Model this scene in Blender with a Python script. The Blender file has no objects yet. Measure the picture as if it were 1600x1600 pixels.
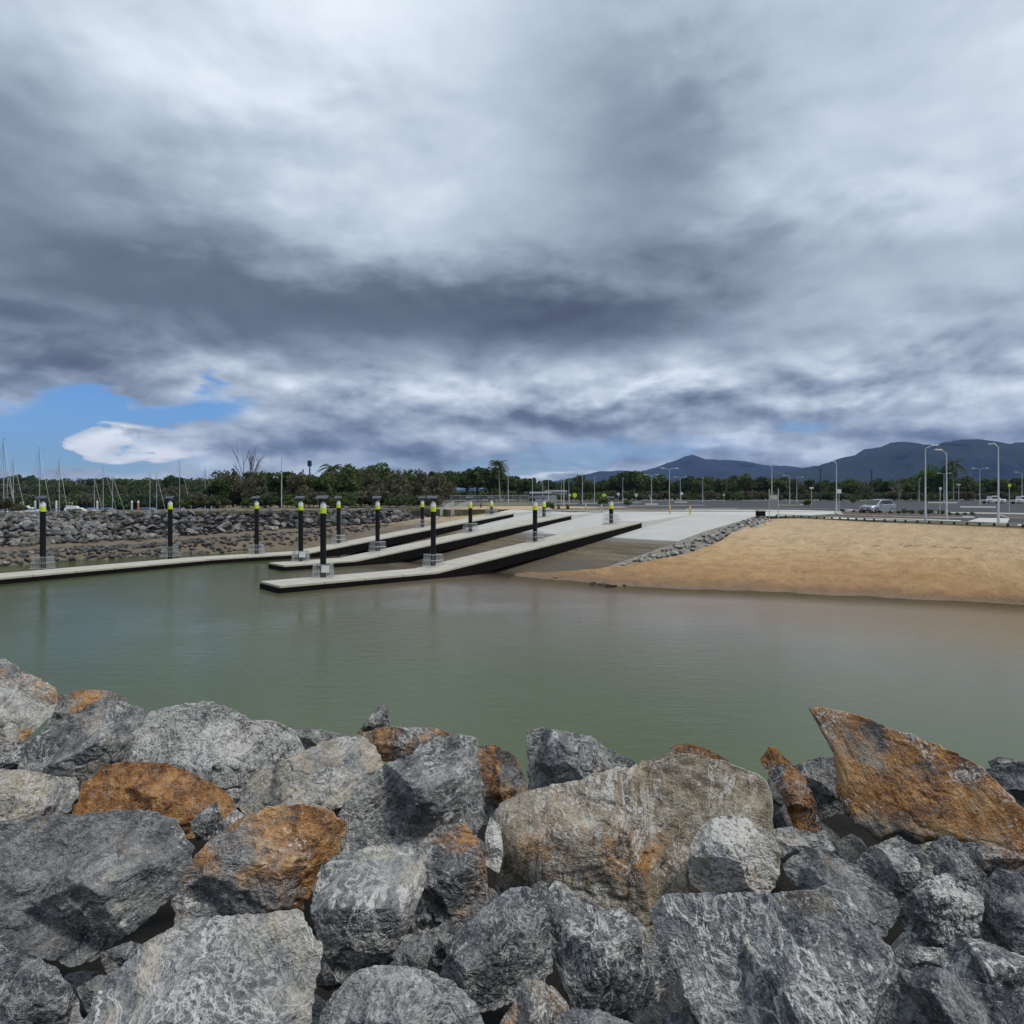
import bpy, bmesh, math, random
import numpy as np
from mathutils import Vector, Matrix

random.seed(7)
RNG = np.random.default_rng(7)
SC = bpy.context.scene
COL = SC.collection
R = math.radians

# ------------------------------------------------------------------ camera
F, H, HOR = 1060.0, 6.3, 778.0           # focal length in photo pixels, eye height over the water, horizon row
cam_d = bpy.data.cameras.new("camera")
cam = bpy.data.objects.new("camera", cam_d); COL.objects.link(cam)
cam_d.sensor_width = 36.0
cam_d.lens = 36.0 * F / 1600.0
cam_d.shift_y = -(800.0 - HOR) / 1600.0
cam_d.clip_start, cam_d.clip_end = 0.1, 30000
cam.location = (0, 0, H)
cam.rotation_euler = (R(90), 0, 0)
SC.camera = cam

# ------------------------------------------------------------------ node helper
class NT:
    def __init__(s, tree): s.t = tree
    def new(s, typ, **kw):
        n = s.t.nodes.new(typ)
        for k, v in kw.items(): setattr(n, k, v)
        return n
    def link(s, a, b): s.t.links.new(a.s if isinstance(a, V) else a, b)
    def put(s, sock, val):
        if isinstance(val, V): s.t.links.new(val.s, sock)
        elif isinstance(val, bpy.types.NodeSocket): s.t.links.new(val, sock)
        elif val is not None:
            if hasattr(sock.default_value, '__len__') and not hasattr(val, '__len__'):
                val = [val] * len(sock.default_value)
            if hasattr(val, '__len__') and len(val) == 3 and len(sock.default_value) == 4: val = (*val, 1)
            sock.default_value = val
    def math(s, op, a, b=None, c=None, clamp=False):
        n = s.new('ShaderNodeMath', operation=op, use_clamp=clamp)
        s.put(n.inputs[0], a); s.put(n.inputs[1], b); s.put(n.inputs[2], c)
        return V(s, n.outputs[0])
    def noise(s, vec, scale=1, detail=4, rough=.5, dist=0.0, lac=2.0, color=False):
        n = s.new('ShaderNodeTexNoise')
        s.put(n.inputs['Vector'], vec); s.put(n.inputs['Scale'], scale); s.put(n.inputs['Detail'], detail)
        s.put(n.inputs['Roughness'], rough); s.put(n.inputs['Distortion'], dist); s.put(n.inputs['Lacunarity'], lac)
        return V(s, n.outputs['Color' if color else 'Fac'])
    def voronoi(s, vec, scale=1, feature='F1'):
        n = s.new('ShaderNodeTexVoronoi', feature=feature)
        s.put(n.inputs['Vector'], vec); s.put(n.inputs['Scale'], scale)
        return V(s, n.outputs['Distance'])
    def mapping(s, vec, scale=(1, 1, 1), rot=(0, 0, 0), loc=(0, 0, 0)):
        n = s.new('ShaderNodeMapping')
        s.put(n.inputs['Vector'], vec); s.put(n.inputs['Scale'], scale); s.put(n.inputs['Rotation'], rot); s.put(n.inputs['Location'], loc)
        return V(s, n.outputs[0])
    def vmath(s, op, a, b=None):
        n = s.new('ShaderNodeVectorMath', operation=op)
        s.put(n.inputs[0], a); s.put(n.inputs[1], b)
        return V(s, n.outputs[0])
    def comb(s, x, y, z):
        n = s.new('ShaderNodeCombineXYZ')
        s.put(n.inputs[0], x); s.put(n.inputs[1], y); s.put(n.inputs[2], z)
        return V(s, n.outputs[0])
    def sep(s, v):
        n = s.new('ShaderNodeSeparateXYZ'); s.put(n.inputs[0], v)
        return [V(s, o) for o in n.outputs]
    def mix(s, f, a, b, clamp=True):
        n = s.new('ShaderNodeMix', data_type='RGBA'); n.clamp_factor = clamp
        s.put(n.inputs[0], f); s.put(n.inputs[6], a); s.put(n.inputs[7], b)
        return V(s, n.outputs[2])
    def mul(s, a, b):
        n = s.new('ShaderNodeMix', data_type='RGBA', blend_type='MULTIPLY'); n.inputs[0].default_value = 1
        s.put(n.inputs[6], a); s.put(n.inputs[7], b)
        return V(s, n.outputs[2])
    def step(s, x, lo, hi):
        n = s.new('ShaderNodeMapRange', interpolation_type='SMOOTHSTEP')
        s.put(n.inputs[0], x); s.put(n.inputs[1], lo); s.put(n.inputs[2], hi)
        return V(s, n.outputs[0])
    def ramp(s, f, stops):
        n = s.new('ShaderNodeValToRGB'); s.put(n.inputs[0], f)
        e = n.color_ramp.elements
        while len(e) < len(stops): e.new(.5)
        for el, (p, c) in zip(e, stops): el.position = p; el.color = (*c, 1)
        return V(s, n.outputs[0])
    def bump(s, h, strength=.3, dist=.02, normal=None):
        n = s.new('ShaderNodeBump'); s.put(n.inputs['Height'], h)
        n.inputs['Strength'].default_value = strength; n.inputs['Distance'].default_value = dist
        if normal is not None: s.put(n.inputs['Normal'], normal)
        return V(s, n.outputs[0])
class V:
    def __init__(s, nt, sock): s.nt, s.s = nt, sock
    def __add__(s, o): return s.nt.math('ADD', s, o)
    __radd__ = __add__
    def __mul__(s, o): return s.nt.math('MULTIPLY', s, o)
    __rmul__ = __mul__
    def __sub__(s, o): return s.nt.math('SUBTRACT', s, o)
    def __rsub__(s, o): return s.nt.math('SUBTRACT', o, s)
    def __truediv__(s, o): return s.nt.math('DIVIDE', s, o)
    def clamp(s): return s.nt.math('ADD', s, 0.0, clamp=True)
    def abs(s): return s.nt.math('ABSOLUTE', s)

# ------------------------------------------------------------------ world: sky with broken cloud
SUN_AZ, SUN_EL = R(115), R(60)           # azimuth from +Y (towards +X), elevation
world = bpy.data.worlds.new("World"); SC.world = world
world.use_nodes = True
wt = world.node_tree; wt.nodes.clear(); w = NT(wt)
sky = w.new('ShaderNodeTexSky', sky_type='NISHITA')
sky.sun_disc = False; sky.sun_elevation = SUN_EL; sky.sun_rotation = SUN_AZ
sky.air_density = 1.2; sky.dust_density = .1; sky.ozone_density = 4.0
bg_sky = w.new('ShaderNodeBackground'); bg_sky.inputs[1].default_value = .085
w.link(w.vmath('MULTIPLY', sky.outputs[0], (.42, .66, 1.05)), bg_sky.inputs[0])
tc = w.new('ShaderNodeTexCoord')
dx, dy, dz = w.sep(tc.outputs['Generated'])
az = w.math('ARCTAN2', dx, dy)
el = w.math('ARCSINE', dz)
def pix_dir(px, py):
    x, z = (px - 800) / F, (HOR - py) / F
    return math.atan2(x, 1), math.atan2(z, math.hypot(x, 1))
den = w.math('MAXIMUM', dz, 0.0) + .16
pp = w.comb(dx / den, dy / den, 0.0)
n_big = w.noise(w.vmath('ADD', pp, (3.1, 7.7, 0)), .85, 2, .5)
n_mid = w.noise(w.vmath('ADD', pp, (11.3, 2.2, 1.5)), 2.3, 5, .50, .25)
# heaped cloud low down, lit from above: compare the field with itself a little higher up
cumv = w.comb(az * 5.2, el * 10.5, 4.0)
cum_up = w.comb(az * 5.2 + .05, el * 10.5 + .20, 4.0)
n_c = w.noise(cumv, 1.0, 7, .52, .3)
n_u = w.noise(cum_up, 1.0, 7, .52, .3)
n_h = w.noise(w.vmath('ADD', cumv, (7, 3, 1)), 2.6, 6, .54, .2)
n_hu = w.noise(w.vmath('ADD', cum_up, (7, 2.96, 1)), 2.6, 6, .54, .2)
emb = (n_c - n_u) * 1.0 + (n_h - n_hu) * .42
azw = az + (n_mid - .5) * .16 + (n_c - .5) * .10 + (n_h - .5) * .09
elw = el + (n_mid - .5) * .09 + (n_c - .5) * .06 + (n_h - .5) * .05
aev = w.comb(azw, elw, 0.0)
def blob(px, py, wx, wy, amp):
    a0, e0 = pix_dir(px, py)
    sa, se = F / wx, F / wy
    n_ = w.new('ShaderNodeVectorMath', operation='MULTIPLY_ADD')
    w.put(n_.inputs[0], aev); n_.inputs[1].default_value = (sa, se, 0); n_.inputs[2].default_value = (-a0 * sa, -e0 * se, 0)
    d_ = w.new('ShaderNodeVectorMath', operation='DOT_PRODUCT'); w.link(n_.outputs[0], d_.inputs[0]); w.link(n_.outputs[0], d_.inputs[1])
    return w.math('POWER', .36788, V(w, d_.outputs['Value'])) * amp
lowb = w.step(el, .27, .13)
B = .538 + (n_big - .5) * .42 + (n_mid - .5) * (.36 - lowb * .26) + emb * (lowb * 1.12 + .16) + (n_c - .5) * (lowb * .52 + .16) + lowb * .03
for b in [(520, 50, 240, 130, .32), (740, 320, 230, 100, .08), (120, 60, 180, 110, .12), (1500, 100, 330, 200, .10),
          (1330, 300, 200, 130, .08), (100, 270, 230, 130, -.08), (960, 130, 130, 160, -.12), (1020, 290, 100, 110, -.12),
          (600, 475, 330, 62, -.37), (140, 530, 300, 75, -.26), (980, 500, 250, 45, -.34), (860, 655, 240, 26, -.20), (1280, 390, 300, 45, -.16),
          (260, 400, 260, 80, -.12), (1110, 550, 130, 60, .16), (1480, 560, 260, 90, .04), (470, 600, 180, 40, .05), (1400, 640, 260, 22, -.06),
          (700, 700, 200, 18, -.12), (1130, 692, 60, 13, .30), (880, 737, 120, 10, .25), (380, 665, 140, 30, .14), (176, 679, 26, 10, .34), (285, 690, 60, 16, .22)]:
    B = B + blob(*b)
ccol = w.ramp(B, [(0.0, (.056, .066, .090)), (.22, (.108, .133, .170)), (.42, (.226, .272, .334)), (.62, (.396, .456, .526)), (.8, (.60, .66, .725)), (1.0, (.84, .87, .90))])
bg_cl = w.new('ShaderNodeBackground'); w.link(ccol, bg_cl.inputs[0]); bg_cl.inputs[1].default_value = 1.0
# gaps to blue sky near the horizon
G = blob(180, 645, 170, 31, 1.05) + blob(1000, 690, 240, 30, .55) + blob(1262, 668, 55, 18, .75) + blob(640, 726, 1000, 28, .52) + blob(30, 690, 130, 26, .55) + blob(352, 580, 34, 34, .45)
G = G - blob(176, 679, 25, 9, 2.6) - blob(290, 690, 60, 16, .7) + (n_c - .5) * .9 + (n_h - .5) * .6
gap = w.step(G, .40, .72) * (.60 + w.step(az, -.30, -.42) * .38)
mx = w.new('ShaderNodeMixShader'); w.link(gap, mx.inputs[0]); w.link(bg_cl.outputs[0], mx.inputs[1]); w.link(bg_sky.outputs[0], mx.inputs[2])
wo = w.new('ShaderNodeOutputWorld'); w.link(mx.outputs[0], wo.inputs[0])

# ------------------------------------------------------------------ sun behind cloud
sl = bpy.data.lights.new("sun", 'SUN'); sl.energy = 1.5; sl.angle = R(11); sl.color = (1.0, .96, .9)
sun = bpy.data.objects.new("sun", sl); COL.objects.link(sun)
S = Vector((math.sin(SUN_AZ) * math.cos(SUN_EL), math.cos(SUN_AZ) * math.cos(SUN_EL), math.sin(SUN_EL)))
sun.rotation_euler = S.to_track_quat('Z', 'Y').to_euler(); sun.location = S * 200
vs = SC.view_settings
vs.view_transform = 'Standard'; vs.look = 'None'; vs.exposure = 0.42; vs.gamma = 1.0; vs.use_curve_mapping = False

cy_ = SC.cycles
cy_.max_bounces = 5; cy_.diffuse_bounces = 2; cy_.glossy_bounces = 3; cy_.transparent_max_bounces = 6; cy_.volume_bounces = 0
cy_.caustics_reflective = False; cy_.caustics_refractive = False; cy_.use_adaptive_sampling = True; cy_.use_denoising = True
world.cycles.sampling_method = 'MANUAL'; world.cycles.sample_map_resolution = 512

# ------------------------------------------------------------------ materials
MATS = {}
def new_mat(name):
    m = bpy.data.materials.new(name); m.use_nodes = True
    t = m.node_tree; t.nodes.clear(); nt = NT(t)
    out = nt.new('ShaderNodeOutputMaterial'); b = nt.new('ShaderNodeBsdfPrincipled')
    nt.link(b.outputs[0], out.inputs[0])
    MATS[name] = m
    return m, nt, b, out
def simple(name, col, rough=.6, metal=0.0, var=.25, scale=2.0, bump=.0, spec=.4):
    m, nt, b, out = new_mat(name)
    co = nt.new('ShaderNodeTexCoord').outputs['Object']
    oi = nt.new('ShaderNodeObjectInfo')
    off = nt.vmath('ADD', co, nt.comb(V(nt, oi.outputs['Random']) * 57.0, 3.0, V(nt, oi.outputs['Random']) * 31.0))
    n = nt.noise(off, scale, 5, .6); n2 = nt.noise(off, scale * 7, 3, .6)
    f = (n - .5) * var * 2.2 + (n2 - .5) * var * 1.2 + 1.0
    c = nt.vmath('MULTIPLY', nt.comb(f, f, f), tuple(col))
    nt.link(c, b.inputs['Base Color'])
    nt.put(b.inputs['Roughness'], (n2 - .5) * .3 + rough)
    b.inputs['Metallic'].default_value = metal; b.inputs['Specular IOR Level'].default_value = spec
    if bump: nt.link(nt.bump(n2 + n, bump, .03), b.inputs['Normal'])
    return m
simple('galvanised', (.52, .54, .55), .45, .35, .15, 4)
simple('white_paint', (.72, .73, .72), .45, 0, .08, 2)
simple('off_white', (.58, .57, .53), .6, 0, .15, 2)
simple('black_sleeve', (.009, .010, .012), .5, 0, .3, 2.5, 0, .2)
simple('hi_vis', (.62, .78, .02), .5, 0, .06, 3)
simple('solar_cell', (.03, .035, .05), .25, 0, .1, 6)
simple('deck', (.50, .475, .395), .85, 0, .22, .9, .25)
simple('beam_black', (.009, .007, .006), .85, 0, .7, 1.5, .4, .12)
simple('yellow_paint', (.62, .36, .03), .5, 0, .1, 3)
simple('path_concrete', (.56, .55, .51), .85, 0, .12, .6, .15)
simple('kerb_white', (.40, .39, .36), .85, 0, .12, 1)
simple('asphalt', (.055, .057, .062), .9, 0, .22, .15, .2)
simple('mulch', (.13, .085, .06), .95, 0, .5, 2.0, .5)
simple('glass_dark', (.02, .025, .03), .08, 0, .05, 1, 0, .6)
simple('silver_paint', (.34, .37, .40), .28, .5, .05, 1)
simple('white_car', (.70, .70, .70), .3, 0, .05, 1)
simple('rubber', (.02, .02, .02), .85, 0, .2, 5)
simple('lamp_red', (.35, .02, .02), .3, 0, .1, 5)
simple('headlight', (.75, .77, .78), .15, 0, .05, 5)
simple('steel_dark', (.05, .055, .06), .5, .3, .2, 3)
simple('timber', (.26, .17, .10), .85, 0, .3, 4, .3)
simple('orange_post', (.48, .25, .12), .7, 0, .2, 3)
simple('sail_blue', (.05, .13, .32), .8, 0, .2, 3)
simple('hull_white', (.74, .75, .76), .3, 0, .06, .5)
simple('shed_wall', (.36, .38, .40), .7, 0, .12, 1)
simple('shed_roof', (.22, .24, .27), .5, .2, .15, 1)
simple('sign_grey', (.27, .29, .31), .5, .2, .1, 1)
simple('bark', (.11, .09, .07), .95, 0, .4, 3, .5)
simple('bark_pale', (.30, .26, .21), .9, 0, .3, 3, .5)
simple('seaweed', (.035, .028, .02), .8, 0, .5, 6, .5)

def leaf_mat(name, c1, c2, trans=.25):
    m, nt, b, out = new_mat(name)
    g = nt.new('ShaderNodeNewGeometry'); oi = nt.new('ShaderNodeObjectInfo')
    r1 = V(nt, g.outputs['Random Per Island']); r2 = V(nt, oi.outputs['Random'])
    n = nt.noise(g.outputs['Position'], .55, 3, .6)
    f = (r1 * .45 + r2 * .35 + (n - .5) * 1.1 + .1)
    nt.link(nt.mix(f, c1, c2), b.inputs['Base Color'])
    b.inputs['Roughness'].default_value = .6; b.inputs['Specular IOR Level'].default_value = .25
    tr = nt.new('ShaderNodeBsdfTranslucent'); nt.link(nt.mix(f, c1, c2), tr.inputs[0])
    ms = nt.new('ShaderNodeMixShader'); ms.inputs[0].default_value = trans
    nt.link(b.outputs[0], ms.inputs[1]); nt.link(tr.outputs[0], ms.inputs[2]); nt.link(ms.outputs[0], out.inputs[0])
    return m
leaf_mat('leaf_dark', (.026, .048, .015), (.080, .125, .036))
leaf_mat('leaf_mid', (.048, .080, .022), (.130, .175, .050))
leaf_mat('leaf_olive', (.075, .078, .042), (.165, .155, .085))
leaf_mat('leaf_bright', (.060, .120, .022), (.130, .215, .045))
leaf_mat('leaf_palm', (.030, .050, .016), (.085, .110, .035))

# boulder rock; the object colour carries lightness (R), rust share (G), white crust share (B) and tan share (alpha)
def rock_mat(name, fine=1.0, isl=0.0):
    m, nt, b, out = new_mat(name)
    oi = nt.new('ShaderNodeObjectInfo')
    co = nt.new('ShaderNodeTexCoord').outputs['Object']
    rnd = V(nt, oi.outputs['Random'])
    csep = nt.new('ShaderNodeSeparateColor'); nt.link(oi.outputs['Color'], csep.inputs[0])
    light, rust, white = [V(nt, o) for o in csep.outputs]
    tan = V(nt, oi.outputs['Alpha'])
    p0 = nt.vmath('ADD', co, nt.comb(rnd * 91.0, rnd * 37.0, rnd * 53.0))
    sc = nt.new('ShaderNodeVectorMath', operation='SCALE'); nt.link(p0, sc.inputs[0]); sc.inputs[3].default_value = fine
    p = V(nt, sc.outputs[0])
    pr = nt.mapping(p, (1, 1, 1), nt.comb(rnd * 2.2 - 1.1, rnd * 5.0, rnd * 9.0))
    fol = nt.noise(nt.mapping(pr, (1.6, 2.4, 11.0)), 1.6, 5, .62, .35)
    big = nt.noise(p, 1.7, 2, .55, .4)
    med = nt.noise(p, 6.0, 4, .68, .3)
    fin = nt.noise(p, 38.0, 3, .7)
    g0 = nt.new('ShaderNodeNewGeometry')
    tone = (V(nt, g0.outputs['Random Per Island']) - .5) * isl + (light - .5) * .55 + .48 + (big - .5) * .55 + (fol - .5) * .62 + (med - .5) * .85 + (fin - .5) * .72 + (nt.noise(p, 120.0, 2, .7) - .5) * .40 - .04 - (.32 if isl else 0.0)
    grey = nt.ramp(tone, [(0, (.024, .025, .028)), (.28, (.092, .098, .106)), (.5, (.225, .231, .232)), (.74, (.445, .437, .405)), (1, (.65, .635, .58))])
    tancol = nt.ramp(tone, [(0, (.070, .052, .036)), (.35, (.22, .172, .118)), (.62, (.41, .35, .262)), (1, (.64, .58, .47))])
    tm = nt.step(tan + (big - .5) * 1.5 + (fol - .5) * .7 + (med - .5) * .7, .42, .78)
    col = nt.mix(tm, grey, tancol)
    rcol = nt.ramp(tone + (med - .5) * .5, [(0, (.055, .023, .010)), (.30, (.215, .090, .028)), (.58, (.44, .215, .070)), (1, (.62, .43, .22))])
    rbig = nt.noise(nt.vmath('ADD', p, (4.2, 9.1, 2.7)), 1.25, 3, .6, .5)
    rm = nt.step(rust + (rbig - .5) * 1.6 + (med - .5) * .55 + (fin - .5) * .3, .44, .72)
    col = nt.mix(rm, col, rcol)
    # pale veins and crusts
    vn = nt.noise(nt.mapping(pr, (1, 1, 2.2), loc=(7, 3, 1)), 2.6, 4, .62, 1.3)
    vein = nt.step((vn - .5).abs() + (fin - .5) * .03, .028, .005) * nt.step(nt.noise(p, 2.4, 2, .6), .40, .56)
    vn2 = nt.noise(nt.vmath('ADD', pr, (2, 8, 5)), 7.5, 5, .6, 1.6)
    vein2 = nt.step((vn2 - .5).abs() + (fin - .5) * .05, .042, .008) * nt.step(nt.noise(nt.vmath('ADD', p, (9, 1, 4)), 2.0, 2, .6), .40, .56)
    brn = nt.step(nt.noise(nt.vmath('ADD', p, (3, 6, 2)), 2.8, 4, .66, .5) + (fol - .5) * .4, .56, .70)
    col = nt.mix(brn * .55, col, nt.ramp(tone, [(0, (.035, .024, .016)), (.4, (.15, .108, .070)), (1, (.42, .34, .24))]))
    vamt = nt.math('FRACT', rnd * 17.3) * 1.1 + .12
    nrm_ = (1.0 - rm * .6) * nt.math('MINIMUM', vamt, 1.0)
    vein = vein * nrm_
    vein2 = vein2 * nrm_
    col = nt.mix(vein * .95, col, (.70, .69, .65))
    col = nt.mix(vein2 * .8, col, (.62, .61, .57))
    wn = nt.noise(nt.vmath('ADD', p, (1.2, 4.1, 8.7)), 2.1, 5, .74, .6)
    wm = nt.step(white * .55 + (wn - .5) * 1.3 + (fin - .5) * 1.1, .31, .40)
    col = nt.mix(wm * .85, col, (.66, .645, .61))
    speck = nt.step(nt.noise(p, 70.0, 2, .7), .60, .66)
    col = nt.mix(speck * .45, col, (.55, .55, .52))
    g = nt.new('ShaderNodeNewGeometry')
    wear = nt.step(V(nt, g.outputs['Pointiness']), .525, .60) * (0.0 if isl else 1.0)
    col = nt.mix(wear * (med * .9), col, (.48, .475, .445))
    nt.link(col, b.inputs['Base Color'])
    nt.put(b.inputs['Roughness'], (fin - .5) * .3 + .78)
    b.inputs['Specular IOR Level'].default_value = .3
    h = med * .60 + fol * .50 + fin * .34 + nt.noise(p, 95.0, 1, .6) * .10
    nt.link(nt.bump(h, .95, .075 / fine), b.inputs['Normal'])
    return m
rock_mat('boulder_rock')
rock_mat('revetment_rock', .8, .55)

# rubble core below the boulders, coloured near-black to paint in the gaps' shade
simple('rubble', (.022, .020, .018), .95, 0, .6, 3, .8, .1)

# sand
def sand_mat():
    m, nt, b, out = new_mat('sand')
    geo = nt.new('ShaderNodeNewGeometry'); pos = geo.outputs['Position']
    x, y, z = nt.sep(pos)
    n1 = nt.noise(pos, .12, 5, .6); n2 = nt.noise(pos, 1.1, 6, .65); n3 = nt.noise(pos, 9.0, 4, .7)
    # bands that follow the contour of the beach
    bandp = nt.comb(x * .06, y * .06, z * 2.2)
    bn = nt.noise(bandp, 1.6, 6, .6, .4)
    dry = nt.mix(n1 * .7 + (n2 - .5) * .8 + (bn - .5) * 1.2, (.38, .235, .105), (.66, .50, .295))
    dry = nt.mix((bn - .5) * 3.2 + .15, dry, (.47, .28, .13))
    wetz = z + (n2 - .5) * .30 + (n1 - .5) * .35
    up_ = nt.step(z + (n1 - .5) * 1.2, 1.6, 3.4)
    dry = nt.mix(nt.step(z + (n1 - .5) * 1.4, 2.4, .5) * .6, dry, (.33, .185, .08))
    dry = nt.mix(up_ * .45, dry, (.60, .47, .31))
    col = nt.mix(nt.step(wetz, .80, .12), dry, (.24, .150, .080))
    col = nt.mix(nt.step(wetz, .22, .02), col, (.20, .142, .092))
    zz = z + (nt.noise(pos, .22, 6, .7) - .5) * 1.1
    deb = nt.step((zz - 2.75).abs(), .10, .01) * nt.step(nt.noise(pos, 1.6, 5, .75), .50, .60)
    deb2 = nt.step((zz - 2.1).abs(), .09, .01) * nt.step(nt.noise(nt.vmath('ADD', pos, (5, 2, 0)), 1.3, 5, .75), .53, .63)
    deb3 = nt.step(nt.noise(nt.vmath('ADD', pos, (15, 2, 0)), 1.5, 5, .75), .665, .71)
    col = nt.mix(deb * .7, col, (.085, .055, .035)); col = nt.mix(deb2 * .6, col, (.10, .065, .04)); col = nt.mix(deb3 * .35, col, (.17, .115, .07))
    ff = (n3 - .5) * .9 + (n2 - .5) * .7 + 1.0
    col = nt.vmath('MULTIPLY', col, nt.comb(ff, ff, ff))
    nt.link(col, b.inputs['Base Color'])
    nt.put(b.inputs['Roughness'], .92 - nt.step(wetz, .25, .0) * .5)
    b.inputs['Specular IOR Level'].default_value = .3
    nt.link(nt.bump(n2 * .8 + n3 * .22 + nt.noise(pos, 3.2, 4, .6) * .7, 1.0, .16), b.inputs['Normal'])
sand_mat()
def mud_mat():
    m, nt, b, out = new_mat('mud')
    pos = nt.new('ShaderNodeNewGeometry').outputs['Position']
    n1 = nt.noise(pos, .5, 6, .65); n2 = nt.noise(pos, 5, 5, .7)
    x, y, z = nt.sep(pos)
    mc = nt.mix(n1 * 1.3 - .2 + (n2 - .5) * .5, (.085, .065, .045), (.26, .205, .14))
    nt.link(nt.mix(nt.step(z + (n1 - .5) * .8, 2.3, 3.5), mc, (.45, .33, .20)), b.inputs['Base Color'])
    b.inputs['Roughness'].default_value = .85
    nt.link(nt.bump(n1 + n2 * .5, .8, .15), b.inputs['Normal'])
mud_mat()
def ground_mat():
    m, nt, b, out = new_mat('scrub_ground')
    pos = nt.new('ShaderNodeNewGeometry').outputs['Position']
    n1 = nt.noise(pos, .05, 6, .65); n2 = nt.noise(pos, 1.2, 6, .7)
    nt.link(nt.mix(nt.step(n1 + (n2 - .5) * .6, .38, .62), (.21, .165, .11), (.075, .085, .035)), b.inputs['Base Color'])
    b.inputs['Roughness'].default_value = .95
    nt.link(nt.bump(n2, .8, .2), b.inputs['Normal'])
ground_mat()
# boat-ramp concrete: clean above the tide mark, weed and silt below
def ramp_mat():
    m, nt, b, out = new_mat('ramp_concrete')
    pos = nt.new('ShaderNodeNewGeometry').outputs['Position']
    x, y, z = nt.sep(pos)
    s = (x + 15.3) * .755 + (y - 44.7) * .656
    n = (x + 15.3) * -.656 + (y - 44.7) * .755
    n1 = nt.noise(pos, .35, 6, .6); n2 = nt.noise(pos, 3.5, 6, .7); st = nt.noise(nt.comb(s * .12, n * 1.2, 0.0), 1.2, 5, .6)
    clean = nt.mix(n1 + (n2 - .5) * .35 + (st - .5) * .5, (.44, .435, .405), (.60, .595, .56))
    bands = nt.noise(nt.comb(s * 1.6, n * .10, 0.0), 1.0, 5, .7)
    dirt = nt.ramp(bands * .9 + (n2 - .5) * .6 + .02, [(.15, (.035, .028, .018)), (.4, (.10, .080, .050)), (.6, (.20, .16, .095)), (.8, (.33, .275, .18))])
    algae = nt.mix(nt.step(z + (n1 - .5) * .8, 1.35, .55), dirt, (.105, .085, .055))
    mid = nt.mix(nt.step(z + (n2 - .5) * .12, 1.95, 2.4), algae, (.21, .20, .175))
    col = nt.mix(nt.step(z + (n2 - .5) * .05, 2.40, 2.46), mid, clean)
    col = nt.mix(nt.step(z + (n1 - .5) * .3, .25, .02), col, (.06, .05, .036))
    nt.link(col, b.inputs['Base Color']); nt.put(b.inputs['Roughness'], .6 + nt.step(z, 1.0, 2.4) * .3)
    b.inputs['Specular IOR Level'].default_value = .3
    nt.link(nt.bump(n2 + nt.noise(nt.comb(s * 14.0, n * .4, 0.0), 1.0, 2, .5) * .6, .35, .03), b.inputs['Normal'])
ramp_mat()
# harbour water: murky green, paler over the shallows (vertex attribute 'depth' in metres)
def water_mat():
    m, nt, b, out = new_mat('water')
    pos = nt.new('ShaderNodeNewGeometry').outputs['Position']
    at = nt.new('ShaderNodeAttribute'); at.attribute_name = 'depth'
    dep = V(nt, at.outputs['Fac'])
    n0 = nt.noise(pos, .07, 5, .55)
    dd = dep + (n0 - .5) * .9
    deep = nt.mix(n0, (.068, .092, .036), (.100, .126, .050))
    col = nt.mix(nt.step(dd, 2.3, .05), deep, (.21, .158, .112))
    nt.link(col, b.inputs['Base Color'])
    b.inputs['IOR'].default_value = 1.33; b.inputs['Specular IOR Level'].default_value = .5
    patch = nt.step(nt.noise(pos, .06, 4, .5, .5), .38, .66)
    nt.put(b.inputs['Roughness'], patch * .09 + .035)
    w1 = nt.noise(nt.mapping(pos, (.55, 1.3, 1)), 1.6, 5, .6, .4)
    w2 = nt.noise(nt.mapping(pos, (1.2, 2.2, 1), (0, 0, .4)), 4.5, 4, .6)
    hgt = w1 * .75 + w2 * .24
    bp = nt.new('ShaderNodeBump'); nt.link(hgt, bp.inputs['Height']); nt.put(bp.inputs['Strength'], patch * .45 + .24); bp.inputs['Distance'].default_value = .10
    nt.link(bp.outputs[0], b.inputs['Normal'])
    tr = nt.new('ShaderNodeBsdfTransparent'); tr.inputs[0].default_value = (.72, .72, .62, 1)
    ms = nt.new('ShaderNodeMixShader'); nt.put(ms.inputs[0], nt.step(dep, .02, .42))
    nt.link(tr.outputs[0], ms.inputs[1]); nt.link(b.outputs[0], ms.inputs[2]); nt.link(ms.outputs[0], out.inputs[0])
water_mat()
def hill_mat():
    m, nt, b, out = new_mat('forest_hill')
    pos = nt.new('ShaderNodeNewGeometry').outputs['Position']
    n1 = nt.noise(pos, .004, 6, .65); n2 = nt.noise(pos, .03, 5, .7)
    nt.link(nt.mix(n1 + (n2 - .5) * .7, (.006, .010, .008), (.042, .056, .034)), b.inputs['Base Color'])
    b.inputs['Roughness'].default_value = .95; b.inputs['Specular IOR Level'].default_value = .1
    nt.link(nt.bump(n2, 1, 12), b.inputs['Normal'])
hill_mat()

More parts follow.
